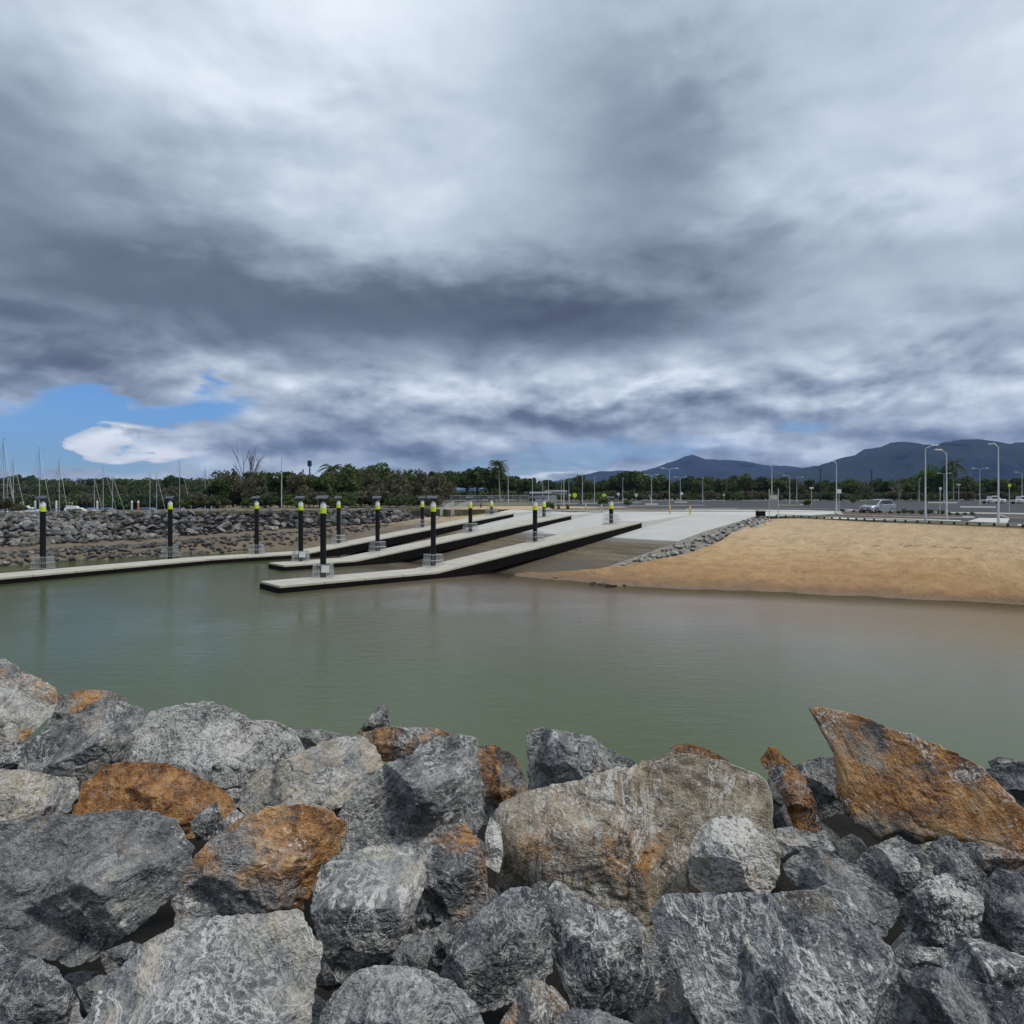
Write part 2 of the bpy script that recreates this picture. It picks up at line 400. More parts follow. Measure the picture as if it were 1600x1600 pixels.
# ------------------------------------------------------------------ object helpers
def tag(o, label=None, cat=None, group=None, kind=None):
    for k, v in (('label', label), ('category', cat), ('group', group), ('kind', kind)):
        if v: o[k] = v
    return o
def mesh_obj(name, me, mat, parent=None):
    o = bpy.data.objects.new(name, me); COL.objects.link(o)
    if mat and not me.materials: me.materials.append(MATS[mat])
    if parent: o.parent = parent
    return o
def empty(name, loc, rz=0, label=None, cat=None, group=None):
    o = bpy.data.objects.new(name, None); COL.objects.link(o)
    o.location = loc; o.rotation_euler = (0, 0, rz); o.empty_display_size = .2
    return tag(o, label, cat, group)
def copy_tree(o, parent=None):
    c = o.copy(); COL.objects.link(c); c.parent = parent
    for ch in o.children: copy_tree(ch, c)
    return c
class MB:
    def __init__(s): s.v, s.f = [], []
    def add(s, vs, fs):
        k = len(s.v); s.v += [tuple(q) for q in vs]; s.f += [tuple(i + k for i in f) for f in fs]; return s
    def box(s, a, b):
        (x0, y0, z0), (x1, y1, z1) = a, b
        return s.add([(x0, y0, z0), (x1, y0, z0), (x1, y1, z0), (x0, y1, z0), (x0, y0, z1), (x1, y0, z1), (x1, y1, z1), (x0, y1, z1)],
                     [(0, 3, 2, 1), (4, 5, 6, 7), (0, 1, 5, 4), (1, 2, 6, 5), (2, 3, 7, 6), (3, 0, 4, 7)])
    def hexa(s, lo, hi):      # two rings of 4 points
        return s.add(list(lo) + list(hi), [(0, 3, 2, 1), (4, 5, 6, 7), (0, 1, 5, 4), (1, 2, 6, 5), (2, 3, 7, 6), (3, 0, 4, 7)])
    def tube(s, pts, rad, n=8, cap=True):
        pts = [Vector(p) for p in pts]
        if not hasattr(rad, '__len__'): rad = [rad] * len(pts)
        k = len(s.v)
        for i, p in enumerate(pts):
            t = (pts[min(i + 1, len(pts) - 1)] - pts[max(i - 1, 0)]).normalized()
            a = Vector((0, 0, 1)) if abs(t.z) < .9 else Vector((1, 0, 0))
            e1 = t.cross(a).normalized(); e2 = t.cross(e1)
            for j in range(n):
                th = 2 * math.pi * j / n
                s.v.append(tuple(p + (e1 * math.cos(th) + e2 * math.sin(th)) * rad[i]))
        for i in range(len(pts) - 1):
            for j in range(n):
                a, b = k + i * n + j, k + i * n + (j + 1) % n
                s.f.append((a, b, b + n, a + n))
        if cap:
            s.f.append(tuple(k + j for j in range(n))[::-1]); s.f.append(tuple(k + (len(pts) - 1) * n + j for j in range(n)))
        return s
    def lathe(s, prof, n=16, c=(0, 0)):
        return s.tube([(c[0], c[1], z) for r, z in prof], [r for r, z in prof], n)
    def prism(s, poly, h0, h1):     # poly of (x,y,[z]); vertical extrusion by offsets
        n = len(poly)
        lo = [(p[0], p[1], (p[2] if len(p) > 2 else 0) + h0) for p in poly]
        hi = [(p[0], p[1], (p[2] if len(p) > 2 else 0) + h1) for p in poly]
        return s.add(lo + hi, [tuple(range(n))[::-1], tuple(range(n, 2 * n))] + [(i, (i + 1) % n, n + (i + 1) % n, n + i) for i in range(n)])
    def mesh(s, name, smooth=False, bevel=0):
        me = bpy.data.meshes.new(name); me.from_pydata(s.v, [], s.f)
        bm = bmesh.new(); bm.from_mesh(me)
        bmesh.ops.recalc_face_normals(bm, faces=bm.faces)
        if bevel:
            es = [e for e in bm.edges if len(e.link_faces) == 2 and e.calc_face_angle(0) > .6]
            bmesh.ops.bevel(bm, geom=es, offset=bevel, segments=2, affect='EDGES', profile=.6)
        bm.to_mesh(me); bm.free()
        if smooth: 
            for p in me.polygons: p.use_smooth = True
            try: me.set_sharp_from_angle(angle=R(40))
            except Exception: pass
        return me
    def build(s, name, mat, parent=None, smooth=False, bevel=0):
        return mesh_obj(name, s.mesh(name, smooth, bevel), mat, parent)

# numpy gradient-ish noise
_P = RNG.permutation(512).astype(np.int64); _P = np.concatenate([_P, _P, _P])
_G = RNG.normal(size=(512, 3)); _G /= np.linalg.norm(_G, axis=1)[:, None]
def pnoise(p):
    i = np.floor(p).astype(np.int64); f = p - i; u = f * f * f * (f * (f * 6 - 15) + 10)
    i &= 511
    def g(ox, oy, oz):
        h = _P[(_P[(_P[(i[:, 0] + ox) & 511] + i[:, 1] + oy) & 511] + i[:, 2] + oz) & 511]
        return ((f - np.array([ox, oy, oz])) * _G[h]).sum(1)
    def L(a, b, t): return a + (b - a) * t
    x0 = L(g(0, 0, 0), g(1, 0, 0), u[:, 0]); x1 = L(g(0, 1, 0), g(1, 1, 0), u[:, 0])
    x2 = L(g(0, 0, 1), g(1, 0, 1), u[:, 0]); x3 = L(g(0, 1, 1), g(1, 1, 1), u[:, 0])
    return L(L(x0, x1, u[:, 1]), L(x2, x3, u[:, 1]), u[:, 2])
def fbm(p, o=4, gain=.5):
    r = np.zeros(len(p)); a = 1.0
    for k in range(o): r += a * pnoise(p * (2.03 ** k) + 17.3 * k); a *= gain
    return r

# ------------------------------------------------------------------ site geometry
def at(px, py, z=0.0):
    """point of the place seen at a photo pixel, on the level z"""
    y = (H - z) * F / (py - HOR); return Vector(((px - 800) * y / F, y, z))
def zp(y): return 4.34 + .0065 * (min(y, 230.0) - 55.0)      # car-park level, rising gently inland
def land(px, py):
    y = 2.3175 / ((py - HOR) / F + .0065); return Vector(((px - 800) * y / F, y, zp(y)))
def land_y(px, y): return Vector(((px - 800) * y / F, y, zp(y)))
P0, D, Nn = Vector((-15.3, 44.7, 0)), Vector((.755, .656, 0)), Vector((-.656, .755, 0))
def sn(s, n, z=0): q = P0 + D * s + Nn * n; return Vector((q.x, q.y, z))
def zr(s, n):
    if s <= 37.8: return 3.22 - .17 * (37.8 - s)
    t = min(1, (s - 37.8) / 9.2); return 3.22 + (zp(sn(47, n).y) + .004 - 3.22) * t

def lerp_poly(pts, t):
    t = max(0, min(.99999, t)) * (len(pts) - 1); i = int(t); f = t - i
    return tuple(a + (b - a) * f for a, b in zip(pts[i], pts[i + 1]))
def smooth_poly(pts, t):
    n = len(pts) - 1; t = max(0, min(.99999, t)) * n; i = int(t); f = t - i
    p = [np.array(pts[max(0, min(n, i + k))], float) for k in (-1, 0, 1, 2)]
    return .5 * ((2 * p[1]) + (p[2] - p[0]) * f + (2 * p[0] - 5 * p[1] + 4 * p[2] - p[3]) * f * f + (3 * p[1] - p[0] - 3 * p[2] + p[3]) * f ** 3)
def grid_mesh(name, pts, nu, nv, smooth=True):
    fs = [(j * nu + i, j * nu + i + 1, (j + 1) * nu + i + 1, (j + 1) * nu + i) for j in range(nv - 1) for i in range(nu - 1)]
    me = bpy.data.meshes.new(name); me.from_pydata([tuple(p) for p in pts], [], fs)
    if smooth: me.polygons.foreach_set('use_smooth', [True] * len(me.polygons))
    bm = bmesh.new(); bm.from_mesh(me); bmesh.ops.recalc_face_normals(bm, faces=bm.faces)
    up = sum(f.normal.z for f in bm.faces)
    if up < 0: bmesh.ops.reverse_faces(bm, faces=bm.faces)
    bm.to_mesh(me); bm.free()
    return me

# waterline and top edge of the beach
WL = [(.4, 55.8), (3.6, 52.2), (9.1, 48.0), (17.1, 45.4), (24.2, 42.8), (30.2, 40.0), (38, 34), (50, 22), (66, 2), (80, -20)]
KT = [(.4, 55.8, .04), (7.6, 53.7, .74), (16.0, 58.0, 1.85), (25.7, 68.4, 4.15), (31.0, 57.0, 4.30), (35.7, 47.3, 4.25), (41.5, 36, 4.2), (53, 23, 4.2), (69, 3, 4.1), (83, -19, 4.1)]
# sea bed and harbour water
bx = np.concatenate([[-9000, -2500, -700, -250, -120], np.arange(-84, 90, 1.6), [120, 250, 700, 2500, 9000]])
by = np.concatenate([[-9000, -2500, -600, -150, -60, -30], np.arange(-14, 132, 1.6), [180, 330, 900, 3000, 9000]])
gx, gy = np.meshgrid(bx, by)
wp = np.stack([gx.ravel(), gy.ravel(), np.zeros(gx.size)], 1)
me = grid_mesh('water', wp, len(bx), len(by), False)
def dist_poly(q, poly):
    d = np.full(len(q), 1e9)
    for a, b in zip(poly[:-1], poly[1:]):
        a, b = np.array(a[:2]), np.array(b[:2]); ab = b - a
        t = np.clip(((q - a) @ ab) / (ab @ ab), 0, 1); d = np.minimum(d, np.linalg.norm(q - (a + t[:, None] * ab), axis=1))
    return d
q2 = wp[:, :2]
s_all = (q2[:, 0] + 15.3) * .755 + (q2[:, 1] - 44.7) * .656; n_all = -(q2[:, 0] + 15.3) * .656 + (q2[:, 1] - 44.7) * .755
dep = dist_poly(q2, [tuple(smooth_poly(WL, t)) for t in np.linspace(0, 1, 60)]) * .075
onramp = (n_all > -7.7) & (n_all < 31)
dep = np.where(onramp, np.maximum(0, np.minimum(dep + .02, (18.9 - s_all) * .17)), dep)
dep = np.where((n_all < 6) & (s_all < 16), np.minimum(np.maximum(dep, .05), 9), dep)
a = me.attributes.new('depth', 'FLOAT', 'POINT'); a.data.foreach_set('value', dep.astype(np.float32))
tag(mesh_obj('water', me, 'water'), kind='structure')
sb = MB(); sb.add([(-9000, -9000, -2.6), (9000, -9000, -2.6), (9000, 9000, -2.6), (-9000, 9000, -2.6)], [(0, 1, 2, 3)])
tag(sb.build('sea_bed', 'mud'), kind='structure')

# beach
NU, NV = 260, 90
pts = []
for j in range(NV):
    g = j / (NV - 1)
    for i in range(NU):
        t = i / (NU - 1)
        wl = smooth_poly(WL, t); kt = smooth_poly(KT, t)
        if g < .15:                      # under water
            k = (.15 - g) / .15
            out = np.array([-.42, -.9]) * (14 * k) * min(1, .12 + t * 4)
            pts.append((wl[0] + out[0], wl[1] + out[1], -1.7 * k * min(1, .12 + t * 4)))
        else:
            k = (g - .15) / .85
            zz = kt[2] * (k ** .85)
            pts.append((wl[0] + (kt[0] - wl[0]) * k, wl[1] + (kt[1] - wl[1]) * k, zz))
pts = np.array(pts)
fade = np.clip((4.1 - pts[:, 2]) * 2.0, 0, 1)
pts[:, 2] += fade * (fbm(pts * np.array([.22, .22, 0]) + 3.3, 3) * .24 + fbm(pts * np.array([.9, .9, 0]), 5, .6) * .09)
tag(mesh_obj('beach', grid_mesh('beach', pts, NU, NV), 'sand'), kind='structure')

# land sheet out to the horizon
CREST = [(-71.4, 44.2), (-55.5, 71.5), (-45.3, 84), (-14, 104)]
TOE = [(-60, 38), (-47, 62), (-35, 76), (-9.3, 98.3)]
Ra, Rb = sn(47, 31), sn(47, -7.7)
outline = [(9000, -40), (9000, 230), (-60, 230), (-36, 135), (-30, 118), (-54, 97), (-66, 82), (-83, 51)] + CREST + [(-9.3, 98.3), (Ra.x, Ra.y), (Rb.x, Rb.y)] + [tuple(smooth_poly(KT, t)[:2]) for t in np.linspace(.335, 1, 24)] + [(97, -40)]
bm = bmesh.new()
from mathutils.geometry import tessellate_polygon
vsn = [bm.verts.new((x, y, zp(y))) for x, y in outline]
for tri in tessellate_polygon([[Vector((x, y, 0)) for x, y in outline]]):
    bm.faces.new([vsn[k] for k in tri])
lo = [bm.verts.new((x, y, -2.5)) for x, y in outline]
for i in range(len(outline)):
    j = (i + 1) % len(outline)
    if i in (0, 1): continue
    bm.faces.new((vsn[i], vsn[j], lo[j], lo[i]))
zf = zp(230)
for quad in ([(-60, 230), (9000, 230), (9000, 9000), (-60, 9000)], [(-9000, 345), (-60, 345), (-60, 9000), (-9000, 9000)]):
    bm.faces.new([bm.verts.new((x, y, zf if y > 231 or x > -61 else zf)) for x, y in quad])
bm.faces.new([bm.verts.new(q) for q in ((-9000, 345, zf), (-60, 345, zf), (-60, 326, -1.5), (-9000, 326, -1.5))])
bm.faces.new([bm.verts.new(q) for q in ((-60, 230, zf), (-60, 345, zf), (-66, 345, -1.5), (-66, 230, -1.5))])
bmesh.ops.recalc_face_normals(bm, faces=bm.faces)
me = bpy.data.meshes.new('ground'); bm.to_mesh(me); bm.free()
tag(mesh_obj('ground', me, 'scrub_ground'), kind='structure')

def sheet(name, pix, mat, off, thick=None, kind='structure', world_pts=None):
    p = world_pts or [land(*q) for q in pix]
    m = MB()
    if thick: m.prism([(v.x, v.y, v.z) for v in p], -.05, thick)
    else: m.add([(v.x, v.y, v.z + off) for v in p], [tuple(range(len(p)))])
    o = m.build(name, mat)
    if not thick and sum(f.normal.z for f in o.data.polygons) < 0: o.data.flip_normals()
    if kind: o['kind'] = kind
    return o

# car park asphalt, apron and paths
sheet('car_park', None, 'asphalt', .006, world_pts=[land_y(x, y) for x, y in [(890, 118), (1060, 105), (1250, 96), (1345, 92)]] + [Vector((43, 76, zp(76))), Vector((36.6, 52.5, zp(52.5))), Vector((47, 33.5, zp(33.5))), Vector((140, 20, zp(20))), Vector((260, 215, zp(215))), Vector((28, 215, zp(215))), Vector((8, 190, zp(190)))])
sheet('ramp_apron', None, 'path_concrete', .010, world_pts=[sn(47, -7.7, zp(sn(47, -7.7).y)), Vector((30.0, 70.2, zp(70.2))), Vector((38, 78.5, zp(78.5))), land(1330, 799.5), land(1250, 797), land(1080, 796.5), land(930, 800), sn(53, 31, zp(sn(53, 31).y)), sn(47, 31, zp(sn(47, 31).y))])
sheet('sand_patch', None, 'sand', .008, world_pts=[Vector((x, y, zp(y))) for x, y in ((Ra.x, Ra.y + .3), (-9.2, 98.6), (-13, 105), (-10, 122), (4, 126), (16, 118), (20, 112), (sn(53, 31).x, sn(53, 31).y))])
sheet('footpath', [(1278, 809.5), (1320, 808.2), (1400, 810.2), (1500, 813), (1505, 815.8), (1400, 813.2), (1310, 811)], 'path_concrete', .014)
sheet('crossing', [(1508, 816), (1530, 809.5), (1578, 810), (1572, 819.5)], 'path_concrete', .018)
sheet('front_walk', [(1590, 819), (1700, 824), (1700, 827), (1590, 821.5)], 'path_concrete', .018)

# kerbed islands and kerbs in the car park
def kerb_island(pix, top, label):
    p = [land(*q) for q in pix]
    c = sum(p, Vector()) / len(p)
    e = empty('traffic_island', c, 0, label, 'traffic island', 'traffic islands in the car park')
    m = MB(); m.prism([(v.x - c.x, v.y - c.y, v.z - c.z) for v in p], -.02, .10); m.build('kerb', 'kerb_white', e, bevel=.02)
    m = MB(); m.prism([((v.x - c.x) * .9, (v.y - c.y) * .86, v.z - c.z) for v in p], .05, .115); m.build('island_top', top, e)
kerb_island([(1303, 800.5), (1345, 797.2), (1372, 803), (1440, 805.2), (1520, 808), (1524, 810.5), (1455, 809.8), (1380, 807.6), (1310, 805)], 'mulch', 'long mulched garden island between the footpath and the parked silver car')
kerb_island([(1455, 801), (1600, 803), (1680, 804), (1680, 806), (1600, 805.2), (1470, 803)], 'kerb_white', 'long narrow pale kerb island behind the two tall lamp posts')
kerb_island([(1500, 792), (1556, 792.4), (1556, 794), (1500, 793.6)], 'kerb_white', 'short pale kerb island below the far double lamp post')
kerb_island([(1215, 788.5), (1253, 788.4), (1254, 789.8), (1216, 790)], 'mulch', 'small kerb island behind the grey sign board')
kerb_island([(1008, 787.6), (1028, 787.6), (1028, 789), (1008, 789)], 'kerb_white', 'small kerb island under the leftmost double lamp post')
kerb_island([(1054, 784.6), (1074, 784.6), (1074, 785.6), (1054, 785.6)], 'kerb_white', 'smallest far kerb island right of the tall lamp post')
kerb_island([(1450, 785.2), (1496, 785.4), (1496, 786.6), (1450, 786.4)], 'kerb_white', 'far kerb island below the dark palm')
kerb_island([(1560, 806), (1640, 808), (1640, 812), (1575, 810.5)], 'mulch', 'mulched garden island at the right edge of the car park')
def kerb_run(pix, label, w=.35, hgt=.15):
    p = [land(*q) for q in pix]; c = p[0]
    m = MB()
    for a, b in zip(p[:-1], p[1:]):
        d = (b - a); L = d.length; d.normalize(); nrm = Vector((-d.y, d.x, 0)) * w / 2
        lo = [a - nrm - c, b - nrm - c, b + nrm - c, a + nrm - c]
        m.hexa([v + Vector((0, 0, -.03)) for v in lo], [v + Vector((0, 0, hgt)) for v in lo])
    o = m.build('kerb', 'kerb_white'); o.location = c
    tag(o, label, 'kerb', 'kerbs')
kerb_run([(1068, 796.2), (1150, 795.4), (1250, 795.8), (1322, 797.0), (1336, 799)], 'pale kerb along the back of the wide concrete ramp apron', .9, .16)
kerb_run([(1000, 782.6), (1200, 782.4), (1400, 782.2), (1600, 782.6), (1750, 783)], 'long pale kerb along the far edge of the car park before the trees', 1.6, .25)
kerb_run([(830, 789), (900, 787.5), (1000, 785.5)], 'pale kerb running behind the sand toward the far car park', .7, .2)
kerb_run([(905, 796), (990, 791.3), (1100, 790)], 'pale kerb of the access road left of the car park', .5, .16)

# boat ramp slabs
ramp = empty('boat_ramp', sn(20, 12, 0), 0)
ramp['kind'] = 'structure'
s_edges = [2, 10, 17, 20.3, 24, 31.5, 37.8, 42.4, 47]
n_edges = [-7.7, -1.0, 4.9, 11.8, 17.9, 24.4, 31]
for a_, b_ in zip(s_edges[:-1], s_edges[1:]):
    for c_, d_ in zip(n_edges[:-1], n_edges[1:]):
        j = .012
        if c_ < -7 and b_ <= 20.4: c_ = -4.6
        q = [(a_ + j, c_ + j), (b_ - j, c_ + j), (b_ - j, d_ - j), (a_ + j, d_ - j)]
        hi = [sn(s, n, zr(s, n)) - ramp.location for s, n in q]
        lo_ = [v - Vector((0, 0, .35)) for v in hi]
        MB().hexa(lo_, hi).build('concrete_slab', 'ramp_concrete', ramp)
# mud bank between ramp and rock wall
pts = []
for j in range(24):
    for i in range(90):
        t = i / 89; s = 0 + 47 * t
        a_ = sn(s, 30.5, zr(s, 31) - .25)
        tt = lerp_poly(TOE[1:], .30 + .70 * t) if False else None
        b_ = Vector((-41.0 + .755 * s * 1.0, 76.0 + .656 * s * .94, 0)); b_.z = max(-.6, min(4.3, -.9 + s * .115))
        k = j / 23; p = a_.lerp(b_, k)
        pts.append((p.x, p.y, p.z))
pts = np.array(pts); pts[:, 2] += fbm(pts * np.array([.5, .5, 0]), 4) * .12
tag(mesh_obj('mud_bank', grid_mesh('mud_bank', pts, 90, 24), 'mud'), kind='structure')

# ------------------------------------------------------------------ hills
def hill(name, prof, y, depth, seed):
    xs = np.linspace(prof[0][0], prof[-1][0], 220)
    hs = np.interp(xs, [p[0] for p in prof], [p[1] for p in prof])
    pts = []
    NVh = 26
    for j in range(NVh):
        k = j / (NVh - 1)                # 0 front foot, 1 back foot
        prof_k = math.sin(math.pi * min(1, k * 1.0)) ** .8 if k < .5 else math.sin(math.pi * k) ** .8
        for x, hh in zip(xs, hs):
            X = (x - 800) * y / F; Z = (HOR - hh) * y / F + H
            pts.append((X, y + (k - .5) * depth, zf - 4 + max(0, Z - zf + 4) * prof_k))
    pts = np.array(pts)
    n = fbm(pts / np.array([260., 260., 900.]) + seed, 5, .55)
    rel = np.clip((pts[:, 2] - zf) / 120, 0, 1)
    pts[:, 2] += n * 34 * rel; pts[:, 1] += n * 180 * rel
    tag(mesh_obj(name, grid_mesh(name, pts, 220, NVh), 'forest_hill'), kind='structure')
hill('hill', [(560, 776), (700, 766), (850, 757), (890, 748), (940, 738), (1000, 736), (1040, 722), (1080, 711), (1100, 718), (1130, 719), (1160, 720), (1190, 727), (1230, 729), (1300, 735), (1400, 745)], 6400, 1500, 2.2)
hill('mountain', [(1120, 776), (1200, 745), (1240, 737), (1290, 727), (1330, 714), (1370, 700), (1408, 690), (1425, 696), (1450, 693), (1490, 691), (1520, 687), (1545, 691), (1562, 697), (1600, 693), (1680, 690), (1800, 684), (1950, 700), (2200, 720), (2500, 770)], 4200, 1300, 7.9)
# ------------------------------------------------------------------ foreground breakwater
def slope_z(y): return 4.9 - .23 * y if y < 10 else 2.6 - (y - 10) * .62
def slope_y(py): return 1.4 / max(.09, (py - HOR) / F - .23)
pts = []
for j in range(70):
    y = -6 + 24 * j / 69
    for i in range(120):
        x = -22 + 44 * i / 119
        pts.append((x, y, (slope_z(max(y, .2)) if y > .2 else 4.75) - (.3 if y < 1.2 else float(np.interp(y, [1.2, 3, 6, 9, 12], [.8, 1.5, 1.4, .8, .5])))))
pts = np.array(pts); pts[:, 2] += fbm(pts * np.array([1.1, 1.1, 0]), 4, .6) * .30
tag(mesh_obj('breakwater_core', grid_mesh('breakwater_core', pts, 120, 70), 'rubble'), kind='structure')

NR, NA, NB = 58, 168, 9
def hero_rock(poly, ref=None, thick=.62, seed=0, flat=None, rough=1.0, npl=8, name='boulder', yoff=0.0, chips=5):
    """a boulder whose face towards the water-side path has the given outline; a closed solid with its own depth"""
    rng = np.random.default_rng(seed + 100)
    P = np.array(poly, float)
    cx, cy = (P.min(0) + P.max(0)) / 2 * .4 + P.mean(0) * .6
    pr = ref if ref else P[:, 1].min() * .36 + P[:, 1].max() * .64
    Y = slope_y(min(pr, 1640)) + yoff
    cen = np.array([(cx - 800) / F * Y, Y, H - (cy - HOR) / F * Y])
    ray = np.array([(cx - 800) / F, 1, -(cy - HOR) / F]); ray /= np.linalg.norm(ray)
    u = np.cross(ray, [0, 0, 1]); u /= np.linalg.norm(u); v = np.cross(u, ray)
    uv = []
    for x, y in P:
        r = np.array([(x - 800) / F, 1, -(y - HOR) / F])
        q = r * (((cen - [0, 0, H]) @ ray) / (r @ ray)) + [0, 0, H] - cen
        uv.append((q @ u, q @ v))
    uv = np.array(uv)
    th = np.linspace(0, 2 * np.pi, NA, endpoint=False)
    dirs = np.stack([np.cos(th), np.sin(th)], 1)
    Rr = np.zeros(NA)
    for a_, b_ in zip(uv, np.roll(uv, -1, 0)):
        e = b_ - a_
        det = dirs[:, 0] * (-e[1]) + e[0] * dirs[:, 1]
        det = np.where(abs(det) < 1e-9, 1e-9, det)
        t = (a_[0] * (-e[1]) + e[0] * a_[1]) / det
        k = (dirs[:, 0] * a_[1] - dirs[:, 1] * a_[0]) / det
        ok = (t > 0) & (k >= 0) & (k <= 1); Rr = np.where(ok, np.maximum(Rr, t), Rr)
    m = Rr.mean(); Rr = np.where(Rr < .05 * m, m, Rr)
    Rr = .15 * np.roll(Rr, 1) + .7 * Rr + .15 * np.roll(Rr, -1)
    ring = np.stack([np.cos(th) * 2.6, np.sin(th) * 2.6, np.full(NA, seed * 1.37)], 1)
    Rr = Rr * (1 + .035 * fbm(ring, 2) + .045 * fbm(ring * 4.5 + 3, 3, .6))
    T = m * thick
    ro = np.sin(np.pi / 2 * np.linspace(0, 1, NR + 1)) ** 1.0
    ro = .5 * ro + .5 * np.linspace(0, 1, NR + 1)
    A = [[0, 0]]; RO = [0.0]
    for r in ro[1:]:
        A += list(dirs * (Rr * r)[:, None]); RO += [r] * NA
    A = np.array(A); RO = np.array(RO)
    w_ = T * np.power(np.clip(1 - RO ** ((24.0 if chips == 0 else 9.0) if flat is not None else 4.6), 0, 1), .5)
    # flat broken faces
    pl = []
    ph0 = rng.uniform(0, 6.28)
    for k in range(npl):
        ph = ph0 + 6.28 * k / npl + rng.uniform(-.4, .4)
        al = rng.choice((rng.uniform(.18, .5), rng.uniform(.5, 1.08)))
        pl.append((math.tan(al) * math.cos(ph), math.tan(al) * math.sin(ph), T * rng.uniform(.62, 1.05)))
    pl.append((rng.uniform(-.2, .2), rng.uniform(-.1, .25), T * rng.uniform(.62, .78)))
    if flat is not None: pl = [(flat[0], flat[1], T * flat[2])] + (pl[:2] if chips else [])
    for su, sv, c in pl:
        lim = c - su * A[:, 0] - sv * A[:, 1]
        w_ = np.minimum(w_, np.maximum(lim, -.25 * T + .0 * RO))
    # broken edges: steep facets that only take off the rim
    for k in range(chips if flat is not None else 9):
        ph = rng.uniform(0, 6.28); jx = int(ph / 6.2832 * NA) % NA; rr_ = rng.uniform(.62, .90)
        pu = dirs[jx] * Rr[jx] * rr_; al = rng.uniform(.65, 1.2); an = ph + rng.normal() * .25
        su, sv = math.tan(al) * math.cos(an), math.tan(al) * math.sin(an)
        iw = np.argmin(((A - pu) ** 2).sum(1)); c0 = w_[iw] + su * pu[0] + sv * pu[1]
        lim = c0 - su * A[:, 0] - sv * A[:, 1]
        w_ = np.minimum(w_, np.maximum(lim, -.2 * T))
    B_, ROb = [], []
    rb = np.linspace(1, 0, NB + 1)[1:-1]
    for r in rb:
        B_ += list(np.concatenate([dirs * (Rr * r)[:, None], np.full((NA, 1), 0)], 1)); ROb += [r] * NA
    B_ = np.array(B_); ROb = np.array(ROb)
    wb = -T * 1.5 * np.power(np.clip(1 - ROb ** 3.0, 0, 1), .6)
    loc = np.concatenate([np.column_stack([A, w_]), np.column_stack([B_[:, :2], wb]), [[0, 0, -T * 1.52]]])
    n_all = len(loc)
    # roughness: warp, ledges, grain
    sd = seed * 3.71
    q = loc / m
    wv = np.stack([fbm(q * 1.5 + sd + 11 * k, 3) for k in range(3)], 1)
    loc = loc + wv * m * .040 * rough * np.array([.6, .6, 1.0])
    q = loc / m
    g = fbm(q * 3.6 + sd, 4, .55)
    cell = np.abs(fbm(q * 2.3 + sd + 5, 2)); ledge = np.floor((q @ np.array([.3, .5, .8]) + wv[:, 0] * .5) * 6.5 + cell) / 6.5
    cen_dir = loc / (np.linalg.norm(loc, axis=1)[:, None] + 1e-6)
    fine = fbm(loc * 9.0 + sd, 4, .6)
    amp = (g * .034 - np.maximum(0, .07 - cell) * .40 + (ledge - q @ np.array([.3, .5, .8])) * .075) * m * rough + fine * .012 * rough
    nd = np.column_stack([cen_dir[:, 0] * .6, cen_dir[:, 1] * .6, np.where(np.arange(n_all) < len(A), .85, -.5)])
    loc = loc + nd * amp[:, None]
    wpnt = loc[:, :1] * u + loc[:, 1:2] * v - loc[:, 2:3] * ray
    fs = [(0, 1 + j, 1 + (j + 1) % NA) for j in range(NA)]
    for i in range(NR - 1):
        a0, b0 = 1 + i * NA, 1 + (i + 1) * NA
        fs += [(a0 + j, b0 + j, b0 + (j + 1) % NA, a0 + (j + 1) % NA) for j in range(NA)]
    prev = 1 + (NR - 1) * NA; nxt = len(A)
    for i in range(len(rb)):
        fs += [(prev + j, nxt + j, nxt + (j + 1) % NA, prev + (j + 1) % NA) for j in range(NA)]
        prev = nxt; nxt += NA
    fs += [(prev + j, n_all - 1, prev + (j + 1) % NA) for j in range(NA)]
    me = bpy.data.meshes.new(name); me.from_pydata(wpnt.tolist(), [], fs)
    me.polygons.foreach_set('use_smooth', [True] * len(me.polygons))
    me.update()
    o = mesh_obj(name, me, 'boulder_rock'); o.location = cen
    return o

